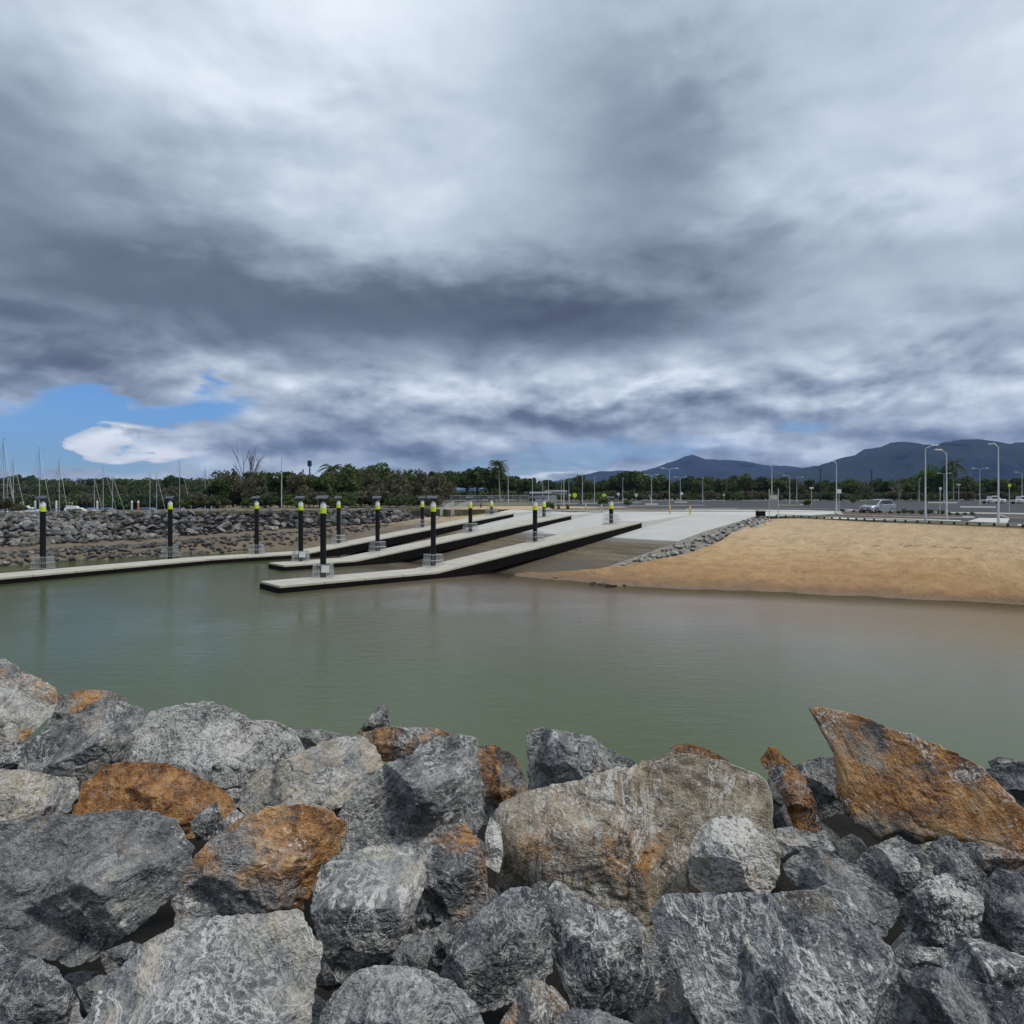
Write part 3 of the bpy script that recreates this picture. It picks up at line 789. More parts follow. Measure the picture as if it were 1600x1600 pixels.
BOULDERS = [
 # outline in photo pixels, (lightness, rust, white crust, tan), options, label
 ([(-120,1050),(0,1028),(15,1030),(49,1052),(88,1075),(90,1101),(79,1120),(49,1146),(20,1175),(-20,1215),(-100,1230)], (.8,.46,.62,.45), dict(thick=.7, ref=1139), 'pale crusted boulder with a golden top at the left edge by the water'),
 ([(82,1086),(128,1077),(170,1079),(198,1090),(190,1125),(110,1150),(70,1145)], (.5,.52,.1,.6), dict(yoff=1.2), 'low reddish brown boulder behind the pale golden-topped one'),
 ([(30,1169),(90,1124),(165,1088),(229,1107),(225,1160),(215,1215),(150,1250),(80,1250),(20,1225)], (.46,.32,.12,.30), dict(ref=1178), 'blue-grey boulder with a brown broken face above the orange boulder'),
 ([(195,1195),(210,1142),(232,1112),(270,1101),(322,1094),(360,1105),(394,1124),(431,1128),(465,1142),(484,1180),(440,1235),(390,1262),(300,1262),(225,1240)], (.5,.06,.62,.12), dict(thick=.75, npl=8, ref=1178), 'large grey boulder splashed with white crust behind the orange boulder'),
 ([(440,1145),(470,1138),(510,1141),(548,1150),(545,1185),(470,1190)], (.6,.15,.15,.3), dict(yoff=.6), 'low grey rock at the water behind the pale tan slab'),
 ([(112,1275),(128,1225),(158,1195),(195,1189),(262,1191),(307,1210),(345,1232),(371,1255),(372,1290),(300,1310),(225,1310),(130,1300)], (.5,.98,.02,.4), dict(thick=.6, rough=.7), 'rounded bright orange rust-coloured boulder at left'),
 ([(-80,1195),(0,1199),(56,1206),(120,1216),(126,1240),(108,1270),(45,1300),(-80,1310)], (.72,.10,.25,.45), dict(flat=(.05,.30,.75)), 'flat-topped pale grey boulder left of the orange boulder'),
 ([(-130,1300),(0,1279),(75,1272),(221,1262),(281,1283),(309,1322),(302,1360),(272,1405),(228,1442),(180,1472),(142,1508),(112,1513),(45,1493),(-110,1470)], (.45,.14,.14,.18), dict(thick=.6, npl=7), 'very large dark grey boulder at the left edge with a pale top rim'),
 ([(296,1285),(315,1268),(339,1252),(349,1285),(352,1310),(308,1315)], (.42,.05,.25,.1), dict(yoff=-.1), 'small dark pointed stone leaning on the orange boulder'),
 ([(264,1412),(270,1379),(304,1338),(338,1304),(375,1278),(439,1257),(506,1262),(543,1293),(530,1335),(497,1375),(470,1430),(430,1460),(330,1460),(275,1445)], (.52,.74,.22,.35), dict(thick=.6, flat=(-.15,.38,.8)), 'grey boulder with wide orange rust patches in front of the pale tan slab'),
 ([(-80,1465),(0,1470),(37,1482),(90,1514),(124,1562),(134,1610),(120,1690),(-80,1700)], (.36,.02,.10,.02), dict(thick=.6), 'dark blue-grey boulder in the bottom left corner'),
 ([(112,1640),(130,1590),(170,1525),(221,1472),(281,1439),(337,1427),(412,1427),(442,1416),(482,1419),(501,1461),(508,1499),(497,1560),(480,1640),(400,1720),(200,1720)], (.66,.06,.18,.42), dict(thick=.62, flat=(.02,.30,.8)), 'very large rounded grey-tan boulder at the bottom left'),
 ([(372,1262),(378,1235),(396,1210),(442,1189),(506,1158),(534,1150),(569,1152),(592,1178),(602,1205),(580,1250),(520,1290),(440,1300),(390,1290)], (.80,.16,.28,.62), dict(thick=.55, flat=(-.05,.32,.8)), 'pale tan boulder sloping up beside the big grey peaked one'),
 ([(440,1262),(480,1254),(515,1262),(545,1305),(560,1340),(520,1375),(470,1380)], (.45,.08,.15,.15), dict(), 'small grey rock squeezed between rusty boulder and pale angular block'),
 ([(558,1146),(574,1125),(592,1103),(606,1100),(610,1136),(604,1160),(575,1165)], (.30,.40,.02,.4), dict(yoff=1.4), 'small brown pointed stone sticking up against the water'),
 ([(555,1150),(590,1137),(625,1135),(683,1137),(712,1150),(700,1190),(620,1200),(570,1178)], (.42,.62,.05,.45), dict(yoff=.7), 'brown rusty rock behind the big grey peaked boulder'),
 ([(523,1290),(534,1256),(567,1212),(607,1190),(632,1187),(661,1158),(697,1145),(748,1152),(756,1212),(757,1290),(740,1325),(690,1340),(610,1345),(545,1332)], (.55,.08,.36,.10), dict(thick=.6, npl=5), 'big blue-grey peaked boulder with white veins near the centre'),
 ([(658,1314),(683,1292),(726,1285),(750,1314),(758,1350),(767,1400),(752,1432),(716,1450),(680,1440),(660,1400)], (.40,.45,.22,.4), dict(yoff=-.15), 'mottled brown and dark boulder below the blue-grey peaked one'),
 ([(742,1163),(777,1163),(806,1181),(826,1223),(822,1250),(790,1275),(755,1290),(742,1240)], (.45,.50,.16,.55), dict(yoff=.2), 'brown boulder wedged behind the blue-grey peaked one'),
 ([(821,1142),(842,1136),(882,1142),(926,1150),(962,1175),(993,1190),(1000,1225),(937,1245),(879,1262),(842,1262),(824,1240)], (.45,.05,.14,.10), dict(thick=.75, flat=None, npl=4), 'angular dark grey block against the water above the golden boulder'),
 ([(764,1300),(768,1272),(778,1256),(824,1239),(879,1225),(951,1207),(1006,1188),(1049,1178),(1103,1178),(1158,1192),(1201,1214),(1214,1241),(1214,1300),(1180,1350),(1110,1420),(1050,1450),(990,1455),(915,1430),(850,1405),(785,1408),(768,1370)], (.64,.33,.28,.95), dict(thick=.42, npl=6, flat=(.0,.42,.9)), 'huge tan and gold lichen-mottled boulder right of centre'),
 ([(1044,1166),(1074,1160),(1107,1171),(1142,1190),(1120,1202),(1060,1190)], (.45,.55,.05,.5), dict(yoff=.9, thick=.5), 'thin brown slab lying on top of the huge golden boulder'),
 ([(1074,1350),(1078,1314),(1103,1285),(1129,1273),(1165,1277),(1201,1298),(1221,1328),(1218,1368),(1207,1395),(1165,1402),(1111,1402),(1078,1385)], (.66,.30,.70,.80), dict(thick=.75, yoff=-.35), 'rounded tan boulder with white and orange crust above the large slate block'),
 ([(1187,1187),(1201,1164),(1213,1168),(1237,1193),(1259,1216),(1278,1263),(1287,1300),(1274,1315),(1245,1305),(1223,1248),(1201,1212)], (.40,.85,.06,.5), dict(thick=.6, yoff=-.3, npl=3), 'narrow rust-brown slab standing upright beside the big orange slab'),
 ([(1240,1196),(1270,1186),(1305,1180),(1335,1205),(1335,1265),(1270,1285),(1250,1235)], (.30,.02,.08,.05), dict(yoff=.5), 'dark blue-grey boulder behind the upright brown slab'),
 ([(1260,1105),(1295,1106),(1353,1121),(1388,1138),(1426,1149),(1477,1168),(1535,1200),(1600,1262),(1650,1320),(1620,1350),(1546,1325),(1473,1312),(1440,1318),(1401,1302),(1375,1313),(1346,1294),(1321,1272),(1309,1241),(1303,1180),(1281,1138)], (.58,.66,.40,.66), dict(thick=.24, flat=(.04,.10,.85), rough=.6, ref=1262, chips=0), 'large pointed orange-brown slab tilted up at the right'),
 ([(1420,1322),(1470,1312),(1540,1318),(1610,1338),(1670,1345),(1650,1400),(1560,1385),(1480,1365)], (.35,.55,.08,.5), dict(yoff=-.05), 'brown layered rock under the big orange slab'),
 ([(1535,1202),(1580,1190),(1650,1192),(1660,1290),(1590,1275)], (.38,.03,.12,.1), dict(yoff=1.0), 'dark rock at the right edge behind the big orange slab'),
 ([(1543,1190),(1560,1182),(1584,1186),(1588,1202),(1550,1204)], (.25,.35,.0,.4), dict(yoff=2.2), 'tiny brown stone at the water behind the big orange slab'),
 ([(1328,1350),(1364,1321),(1401,1305),(1437,1324),(1461,1350),(1460,1390),(1415,1425),(1365,1410)], (.42,.03,.06,.12), dict(), 'olive grey stone under the tip of the big orange slab'),
 ([(1453,1325),(1470,1303),(1491,1305),(1540,1368),(1540,1410),(1500,1410),(1465,1375)], (.45,.02,.08,.06), dict(yoff=-.1), 'slim grey stone leaning between olive stone and right edge block'),
 ([(1220,1352),(1252,1328),(1288,1325),(1346,1356),(1405,1404),(1408,1430),(1385,1465),(1330,1450),(1266,1400),(1232,1375)], (.50,.03,.12,.12), dict(thick=.7, npl=4, yoff=-.1), 'long grey stone lying behind the large slate block'),
 ([(1198,1298),(1237,1291),(1270,1302),(1292,1330),(1260,1350),(1223,1356),(1207,1330)], (.62,.03,.18,.15), dict(yoff=-.05), 'small pale grey stone right of the white-crusted tan boulder'),
 ([(1270,1303),(1288,1297),(1318,1345),(1300,1360),(1280,1345)], (.55,.02,.12,.05), dict(yoff=.1), 'tiny grey triangular stone in the gap below the upright brown slab'),
 ([(1404,1437),(1412,1408),(1437,1379),(1477,1363),(1524,1385),(1537,1408),(1530,1459),(1515,1475),(1466,1490),(1426,1475)], (.30,.03,.62,.05), dict(thick=.75, npl=5), 'dark blue stone with a white crusted top at lower right'),
 ([(1531,1420),(1537,1380),(1556,1356),(1620,1366),(1660,1460),(1610,1505),(1534,1485)], (.48,.02,.12,.08), dict(npl=4), 'tall grey block at the right edge beside the white-topped stone'),
 ([(1462,1495),(1488,1469),(1527,1465),(1620,1500),(1660,1560),(1560,1575),(1490,1540)], (.46,.04,.12,.15), dict(), 'grey-green stone at the right edge above the corner boulder'),
 ([(1388,1490),(1411,1476),(1475,1481),(1480,1510),(1411,1525)], (.48,.02,.2,.1), dict(yoff=.1), 'small greenish stone between the slate block and the white-topped stone'),
 ([(1360,1610),(1368,1570),(1382,1535),(1408,1513),(1455,1509),(1527,1534),(1640,1555),(1680,1630),(1640,1720),(1370,1710)], (.44,.03,.16,.10), dict(thick=.6), 'large grey boulder in the bottom right corner'),
 ([(1008,1430),(1030,1396),(1165,1392),(1201,1394),(1252,1391),(1292,1385),(1321,1392),(1353,1430),(1393,1488),(1413,1513),(1390,1545),(1372,1590),(1362,1660),(1250,1740),(1110,1720),(1085,1590),(1060,1528),(1036,1480)], (.40,.02,.22,.03), dict(thick=.36, flat=(.03,.12,.8), rough=.6, chips=2), 'large flat blue slate block with white veins at the bottom right of centre'),
 ([(850,1430),(853,1400),(864,1376),(882,1382),(933,1414),(980,1420),(1016,1453),(1058,1528),(1047,1550),(1016,1575),(944,1590),(897,1585),(873,1528),(852,1470)], (.44,.22,.26,.36), dict(thick=.62, npl=6), 'grey-brown boulder with pale crests left of the large slate block'),
 ([(686,1520),(710,1459),(755,1420),(799,1385),(835,1388),(855,1415),(858,1459),(866,1520),(820,1560),(755,1585),(708,1550)], (.46,.03,.08,.05), dict(thick=.6, flat=(-.1,.25,.75), rough=.7), 'smooth flat-faced grey boulder at the bottom centre'),
 ([(484,1425),(489,1385),(500,1354),(523,1334),(614,1316),(659,1327),(669,1379),(649,1422),(628,1480),(607,1515),(560,1535),(530,1540),(506,1500)], (.70,.12,.20,.35), dict(thick=.8, npl=4, rough=.8), 'pale angular block with a flat top and brown side at the centre left'),
 ([(612,1495),(634,1459),(661,1456),(678,1477),(664,1525),(625,1525)], (.42,.08,.06,.15), dict(yoff=.15), 'small grey stone between the pale angular block and the smooth grey boulder'),
 ([(482,1640),(500,1580),(520,1550),(552,1516),(618,1505),(683,1516),(712,1534),(757,1580),(772,1650),(700,1730),(520,1730)], (.68,.08,.26,.35), dict(thick=.65), 'pale grey-green boulder at the bottom edge below the pale angular block'),
 ([(765,1620),(790,1580),(813,1553),(835,1527),(864,1540),(890,1575),(885,1650),(790,1690)], (.40,.55,.08,.5), dict(), 'brown stone at the bottom edge between two grey boulders'),
 ([(850,1610),(879,1577),(933,1576),(992,1600),(1010,1690),(850,1700)], (.50,.02,.15,.05), dict(), 'bluish grey stone at the bottom edge below the pale-crested boulder'),
 ([(758,1300),(766,1276),(782,1291),(787,1335),(780,1365),(758,1352)], (.95,.0,.75,.05), dict(yoff=-.7, rough=.5), 'small white wedge of stone beside the huge golden boulder'),
 ([(662,1460),(695,1440),(722,1462),(715,1500),(680,1510)], (.36,.1,.12,.15), dict(yoff=.25), 'small dark stone behind the smooth flat-faced boulder'),
 ([(826,1390),(842,1376),(862,1374),(866,1410),(835,1425)], (.40,.1,.06,.3), dict(yoff=.2), 'small dark stone tucked under the huge golden boulder'),
 ([(1020,1612),(1045,1580),(1080,1586),(1100,1640),(1050,1680)], (.34,.02,.05,.05), dict(yoff=.2), 'small dark stone at the bottom edge left of the slate block'),
 ([(345,1285),(368,1262),(384,1276),(380,1305),(352,1312)], (.7,.05,.3,.25), dict(yoff=.1), 'small pale stone beside the dark pointed one'),
 ([(155,1490),(205,1470),(235,1480),(215,1520),(170,1530)], (.28,.1,.03,.2), dict(yoff=.35), 'dark stone in the gap under the very large left boulder'),
 ([(118,1545),(150,1525),(185,1520),(180,1560),(140,1590)], (.40,.2,.1,.4), dict(yoff=.3), 'small brownish stone in the gap beside the bottom left corner boulder'),
 ([(-40,1178),(10,1160),(48,1158),(72,1180),(66,1222),(0,1232)], (.30,.2,.05,.3), dict(ref=1172), 'dark stone in the gap under the pale golden-topped boulder'),
 ([(640,1425),(668,1410),(690,1440),(680,1465),(645,1460)], (.32,.3,.03,.3), dict(yoff=.3), 'small dark stone below the mottled brown boulder'),
]
for i, (poly, colr, kw, label) in enumerate(BOULDERS):
    o = hero_rock(poly, seed=i, **kw); o.color = colr
    tag(o, label, 'boulder', 'boulders of the foreground breakwater')

# plain broken rocks shared by the far rock walls
def rock_proto(seed, sub=2):
    rng = np.random.default_rng(seed)
    bm = bmesh.new(); bmesh.ops.create_icosphere(bm, subdivisions=sub, radius=1)
    v = np.array([x.co[:] for x in bm.verts])
    ax = np.array([1, rng.uniform(.65, .95), rng.uniform(.5, .75)])
    for k in range(9):
        nrm = rng.normal(size=3); nrm /= np.linalg.norm(nrm); off = rng.uniform(.45, .8)
        d = v @ nrm; v = v - np.maximum(0, d - off)[:, None] * nrm
    v = v * ax + np.stack([fbm(v * 1.7 + seed + 9 * k, 3) for k in range(3)], 1) * .12
    for x, c in zip(bm.verts, v): x.co = c
    me = bpy.data.meshes.new('rock'); bm.to_mesh(me); bm.free()
    me.materials.append(MATS['revetment_rock'])
    return me
RP = [rock_proto(40 + i) for i in range(10)]
def place_rock(parent, pos, size, rng, colr, i):
    o = bpy.data.objects.new('rock', RP[i % len(RP)]); COL.objects.link(o); o.parent = parent
    o.location = pos - parent.location; o.scale = (size * rng.uniform(.8, 1.2), size * rng.uniform(.8, 1.2), size * rng.uniform(.75, 1.1))
    o.rotation_euler = (rng.uniform(-.6, .6), rng.uniform(-.6, .6), rng.uniform(0, 6.28)); o.color = colr
    return o
def wedge_stones():
    rng = random.Random(5)
    for k in range(84):
        y = rng.uniform(3.0, 11.0); x = rng.uniform(-.9, .9) * y
        o = bpy.data.objects.new('wedged_stone', RP[k % len(RP)]); COL.objects.link(o)
        sz = rng.uniform(.16, .34) * (1 + y * .05)
        o.location = (x, y, slope_z(y) - (.78 if y < 8 else .5) + sz * .1); o.scale = (sz, sz * .9, sz * .8)
        o.rotation_euler = (rng.uniform(-1, 1), rng.uniform(-1, 1), rng.uniform(0, 6))
        o.color = (rng.uniform(.25, .5), rng.uniform(0, .5) ** 2, .05, rng.uniform(0, .4))
        tag(o, 'small stone wedged in the dark gaps beneath the foreground boulders', 'stone', 'small stones in the gaps of the breakwater')
wedge_stones()

# ------------------------------------------------------------------ far rock wall behind the long pontoon
wall = empty('rock_wall', (-45, 75, 0), 0, 'long grey rock wall behind the left pontoon with a silty ledge halfway', 'rock wall')
def wall_pt(t, k):
    """t along the wall, k from toe (0) to crest (1)"""
    a_ = smooth_poly(TOE, t); b_ = smooth_poly(CREST, t)
    rise = max(0, (t - .62) / .38)
    zt = -.6 + rise * 2.9; zc = 4.42 - .10 * t
    prof = np.interp(k, [0, .16, .42, .50, 1.0], [0, .30, .40, .46, 1.0])
    return Vector((a_[0] + (b_[0] - a_[0]) * k, a_[1] + (b_[1] - a_[1]) * k, zt + (zc - zt) * prof))
pts = []
for j in range(40):
    for i in range(160): pts.append(wall_pt(i / 159, -.05 + 1.12 * j / 39 if j else -.12))
pts = np.array(pts); pts[:, 2] += fbm(pts * np.array([.7, .7, 0]), 4) * .15; pts[:160, 2] -= 1.6
mesh_obj('silt_core', grid_mesh('silt_core', pts[:160 * 19] - np.array(wall.location), 160, 19), 'mud', wall)
mesh_obj('rubble_core', grid_mesh('rubble_core', pts[160 * 18:] - np.array(wall.location), 160, 22), 'rubble', wall)  # near-black colour stands in for the shade between the wall's upper rocks
rng = random.Random(11)
spots = []
for row in range(13):                  # upper armour
    k = .46 + .57 * row / 12
    n = 78
    for i in range(n):
        t = .05 + .93 * (i + rng.uniform(-.35, .35) + .5 * (row % 2)) / n
        if t > .97: continue
        spots.append((t, k + rng.uniform(-.03, .03), rng.uniform(.34, .60) * rng.choice((1, 1, 1, 1.45)), 'u'))
for row in range(6):                  # small stones along the toe
    k = .02 + .23 * row / 5
    for i in range(120):
        t = .10 + .86 * (i + rng.uniform(-.4, .4)) / 120
        spots.append((t, k + rng.uniform(-.03, .03), rng.uniform(.25, .48), 'l'))
def show(sp): p = wall_pt(sp[0], sp[1]); return sp[2] / p.y * (1 if -.79 < p.x / p.y < .2 else 0)
spots.sort(key=show, reverse=True)
stuff = MB()
for i, (t, k, sz, lv) in enumerate(spots):
    p = wall_pt(t, k); p.z += sz * (.25 if lv == 'u' else .10)
    dark = 1 if lv == 'u' else 0
    if lv == 'u': colr = (rng.uniform(-.15, .55), max(0, rng.gauss(.05, .14)), rng.uniform(0, .2), rng.uniform(.1, .6) if k > .6 else rng.uniform(.35, .75))
    else: colr = (rng.uniform(-.1, .3), rng.uniform(.1, .35), .0, rng.uniform(.5, .9))
    if i < 300: place_rock(wall, p, sz, rng, colr, i)
    else:
        me = RP[i % len(RP)]
        M = Matrix.Translation(p - wall.location) @ Matrix.Rotation(rng.uniform(0, 6.28), 4, 'Z') @ Matrix.Rotation(rng.uniform(-.6, .6), 4, 'X') @ Matrix.Scale(sz, 4)
        stuff.add([M @ x.co for x in me.vertices], [tuple(f.vertices) for f in me.polygons])
me = bpy.data.meshes.new('small_rocks'); me.from_pydata(stuff.v, [], stuff.f)
o = mesh_obj('small_rocks', me, 'revetment_rock', wall); o['kind'] = 'stuff'; o.color = (.18, .15, .04, .45)

# grouted rock bank along the near side of the boat ramp
bank = empty('ramp_edge_bank', sn(30, -8.5, 0), 0, 'sloping grey rock bank between the concrete ramp and the sand', 'rock bank')
pts = []
for j in range(10):
    for i in range(140):
        s = 20.0 + 28.5 * i / 139; k = j / 9
        wd = .5 + 1.9 * min(1, max(0, (s - 18) / 14)) * (1 - .35 * max(0, (s - 40) / 8))
        z = zr(min(s, 46.9), -7.7) - .02 - k * (.15 + 1.05 * min(1, max(0, (s - 20) / 12)) * max(0.15, 1 - max(0, s - 38) / 9))
        pts.append(sn(s, -7.72 - wd * k, z))
pts = np.array(pts); pts[:, 2] += fbm(pts * 1.4, 4) * .14 * np.repeat(np.linspace(0, 1, 10), 140)
simple('grout', (.23, .21, .175), .95, 0, .6, 1.5, .9)
mesh_obj('grout_bed', grid_mesh('grout_bed', pts - np.array(bank.location), 140, 10), 'grout', bank)
rng = random.Random(3)
for i in range(230):
    s = 20.6 + 26.4 * (i / 230) ** .9 + rng.uniform(-.3, .3); k = rng.uniform(.05, 1.05)
    wd = .5 + 1.9 * min(1, max(0, (s - 18) / 14)) * (1 - .35 * max(0, (s - 40) / 8))
    z = zr(min(s, 46.9), -7.7) - .02 - k * (.15 + 1.05 * min(1, max(0, (s - 20) / 12)) * max(0.15, 1 - max(0, s - 38) / 9))
    sz = rng.uniform(.19, .36) * (.7 if s < 24 else 1)
    tanv = .75 if s < 26 else .25
    place_rock(bank, sn(s, -7.95 - wd * k, z + .04), sz, rng, (rng.uniform(.7, 1.2), .08, .1, tanv + .2), i)

# ------------------------------------------------------------------ pontoons
def pontoon(name, ctrl, width, label, skew=False):
    """ctrl: list of (x,y,z_deck,side_depth) along the near edge; width measured to the far side"""
    c = Vector(ctrl[0][:3]); e = empty(name, c, 0, label, 'pontoon', 'concrete walkway pontoons')
    pts = [Vector(p[:3]) for p in ctrl]
    nr = []
    for i in range(len(pts)):
        d = Vector((0, 0, 0))
        if i: d += (pts[i] - pts[i - 1]).normalized()
        if i < len(pts) - 1: d += (pts[i + 1] - pts[i]).normalized()
        d.z = 0; d.normalize(); nr.append(Vector((-d.y, d.x, 0)) * width)
    for i in range(len(pts) - 1):
        a_, b_ = pts[i] - c, pts[i + 1] - c; L = (b_ - a_).length; k = max(1, round(L / 2.95))
        for q in range(k):
            t0, t1 = q / k + .022 / L, (q + 1) / k - .022 / L
            a0, a1 = a_.lerp(b_, t0), a_.lerp(b_, t1); n0, n1 = nr[i].lerp(nr[i + 1], t0), nr[i].lerp(nr[i + 1], t1)
            hi = [a0, a1, a1 + n1, a0 + n0]
            MB().hexa([v - Vector((0, 0, .15)) for v in hi], hi).build('deck_panel', 'deck', e, bevel=.012)
        # near and far side beams, then the float or keel between
        for side in (0, 1):
            o0, o1 = (nr[i] * (0.004 if side == 0 else .955), nr[i + 1] * (0.004 if side == 0 else .955))
            t0, t1 = nr[i] * .04, nr[i + 1] * .04
            d0, d1 = ctrl[i][3], ctrl[i + 1][3]
            lo = [a_ + o0, b_ + o1, b_ + o1 + t1, a_ + o0 + t0]
            MB().hexa([lo[0] - Vector((0, 0, d0)), lo[1] - Vector((0, 0, d1)), lo[2] - Vector((0, 0, d1)), lo[3] - Vector((0, 0, d0))], [v - Vector((0, 0, .153)) for v in lo]).build('side_beam', 'beam_black', e)
        lo = [a_ + nr[i] * .05, b_ + nr[i + 1] * .05, b_ + nr[i + 1] * .94, a_ + nr[i] * .94]
        d0, d1 = ctrl[i][3] * .92, ctrl[i + 1][3] * .92
        MB().hexa([lo[0] - Vector((0, 0, d0)), lo[1] - Vector((0, 0, d1)), lo[2] - Vector((0, 0, d1)), lo[3] - Vector((0, 0, d0))], [v - Vector((0, 0, .156)) for v in lo]).build('float', 'beam_black', e)
    # end boards
    for i, sg in ((0, -1), (len(pts) - 1, 1)):
        a_ = pts[i] - c; d = (pts[1] - pts[0]).normalized() if i == 0 else (pts[-1] - pts[-2]).normalized()
        lo = [a_, a_ + nr[i], a_ + nr[i] + d * sg * .06, a_ + d * sg * .06]
        MB().hexa([v - Vector((0, 0, ctrl[i][3])) for v in lo], [v - Vector((0, 0, .15)) for v in lo]).build('end_board', 'beam_black', e)
    return e
def ramp_ctrl(s0, s1, n, zf=.5):
    out = []
    for s in [s0] + [q for q in (12.6, 15.0, 20.5, 27, 33) if q > s0 + 1] + [s1]:
        z = zf + max(0, s - 12.4) * (3.85 - zf) / 25.4
        side = .75 if s < 13 else min(.95, max(.62, z - zr(s, n) + .03))
        p = sn(s, n, z); out.append((p.x, p.y, z, side))
    return out
W_P = 3.4
pontoon('pontoon', ramp_ctrl(0, 37.8, 0), W_P, 'nearest of the three pontoons, its free end closest to the viewer')
pontoon('pontoon', ramp_ctrl(5.7, 41.0, 13.1), W_P, 'middle of the three pontoons on the boat ramp')
b0 = sn(3.0, 23.7, .5)
far = [(-55.0, 20.0, .5, .75), (-37.6, 48.5, .5, .75)] + [(b0.x, b0.y, .5, .75)] + ramp_ctrl(6.5, 41.3, 24.0)
pontoon('pontoon', far, W_P, 'farthest pontoon that bends and runs out of frame to the left')
# concrete landings at the head of the pontoons
for n, s0, s1, lab in ((0, 37.9, 46.6, 'wedge-shaped concrete landing at the head of the nearest pontoon'), (13.1, 41.1, 46.6, 'wedge-shaped concrete landing at the head of the middle pontoon'), (24.0, 41.4, 46.6, 'wedge-shaped concrete landing at the head of the farthest pontoon')):
    z0 = .5 + max(0, s0 - 12.4) * 3.35 / 25.4; z1 = zr(s1, n) + .02
    lo = [sn(s0, n, zr(s0, n) - .1), sn(s1, n, zr(s1, n) - .1), sn(s1, n + W_P, zr(s1, n) - .1), sn(s0, n + W_P, zr(s0, n) - .1)]
    hi = [sn(s0, n, z0), sn(s1, n, z1), sn(s1, n + W_P, z1), sn(s0, n + W_P, z0)]
    c = lo[0].copy()
    e = empty('landing', c, 0, lab, 'landing', 'concrete landings')
    MB().hexa([v - c for v in lo], [v - c for v in hi]).build('landing_block', 'path_concrete', e, bevel=.02)
    for k in (0.35, W_P - .35):
        b = sn(s1 + .3, n + k); b.z = zp(b.y) - .02 if b.y > 68 else zr(46.6, n)
        if n > 20: continue
        be = empty('safety_bollard', b, 0, ('%s yellow bollard on the landing of the %s pontoon' % ('near-side' if k < 1 else 'far-side', 'nearest' if n < 5 else 'middle')), 'bollard', 'yellow bollards on the ramp')
        MB().lathe([(.075, -.1), (.075, .95), (.06, 1.03), (.02, 1.06)], 12).build('post', 'yellow_paint', be, True)
        MB().lathe([(.078, .70), (.078, .84)], 12).build('reflective_band', 'white_paint', be)
        MB().box((-.13, -.13, -.03), (.13, .13, .015)).build('base_plate', 'galvanised', be)

# guide piles with solar lights and cages
def cage_mesh(w_, d_, h_):
    m = MB(); r = .016
    for z in (.03, h_ * .5, h_):
        q = [(-w_, -d_, z), (w_, -d_, z), (w_, d_, z), (-w_, d_, z)]
        k = .86 if z == h_ else (.93 if z > .1 else 1)
        q = [(x * k, y * k, z) for x, y, z in q]
        for a_, b_ in zip(q, q[1:] + q[:1]): m.tube([a_, b_], r * 1.3, 5)
    n = 9
    for i in range(n + 1):
        f = -1 + 2 * i / n
        for a_ in ((f * w_, -d_), (f * w_, d_)): m.tube([(a_[0], a_[1], .02), (a_[0] * .86, a_[1] * .86, h_)], r * .7, 4)
        for a_ in ((-w_, f * d_), (w_, f * d_)): m.tube([(a_[0], a_[1], .02), (a_[0] * .86, a_[1] * .86, h_)], r * .7, 4)
    return m.mesh('pile_cage')
CAGE = cage_mesh(.68, .62, .95); CAGE.materials.append(MATS['galvanised'])
PT = 6.02                                # tops of the piles
def pile(x, y, zd, label, sign=False, rot=0):
    e = empty('guide_pile', (x, y, -2.0), 0, label, 'pile', 'guide piles of the pontoons')
    def zz(z): return z + 2.0
    r = .215
    MB().lathe([(r, 0), (r, zz(PT - .80)), ], 20).build('sleeve', 'black_sleeve', e, True)
    MB().lathe([(r + .012, zz(PT - .84)), (r + .012, zz(PT - .46))], 20).build('reflective_band', 'hi_vis', e, True)
    MB().lathe([(r + .004, zz(PT - .46)), (r + .004, zz(PT - .26)), (r * .72, zz(PT - .12)), (.05, zz(PT))], 20).build('pile_cap', 'white_paint', e, True)
    MB().lathe([(r + .006, zz(PT - .80)), (r + .006, zz(PT - .84))], 20).build('collar', 'white_paint', e)
    sgn = -1
    MB().tube([(-.16, .12, zz(PT - .5)), (-.18, .14, zz(PT + .20)), (-.10, .05, zz(PT + .30))], .035, 8).build('light_bracket', 'steel_dark', e, True)
    p = MB().hexa([(-.52, -.30, zz(PT + .20)), (.34, -.30, zz(PT + .20)), (.34, .30, zz(PT + .42)), (-.52, .30, zz(PT + .42))], [(-.52, -.31, zz(PT + .245)), (.34, -.31, zz(PT + .245)), (.34, .29, zz(PT + .465)), (-.52, .29, zz(PT + .465))]).build('solar_panel', 'solar_cell', e)
    MB().box((-.20, -.12, zz(PT + .10)), (.02, .08, zz(PT + .21))).build('light_unit', 'steel_dark', e, bevel=.01)
    cg = bpy.data.objects.new('pile_cage', CAGE); COL.objects.link(cg); cg.parent = e; cg.location = (0, 0, zz(zd)); cg.rotation_euler = (0, 0, rot)
    if sign:
        s_ = MB().box((.05, -.66, zz(zd) + .42), (.62, -.63, zz(zd) + .92)).build('notice', 'white_paint', e)
    e.rotation_euler = (0, 0, 0)
def deck_z(s): return .5 + max(0, s - 12.4) * 3.35 / 25.4
def s_for(px, n):
    r = (px - 800) / F; q = sn(0, n)
    return (r * q.y - q.x) / (D.x - r * D.y)
names = {0: 'nearest pontoon', 13.1: 'middle pontoon', 24.0: 'farthest pontoon'}
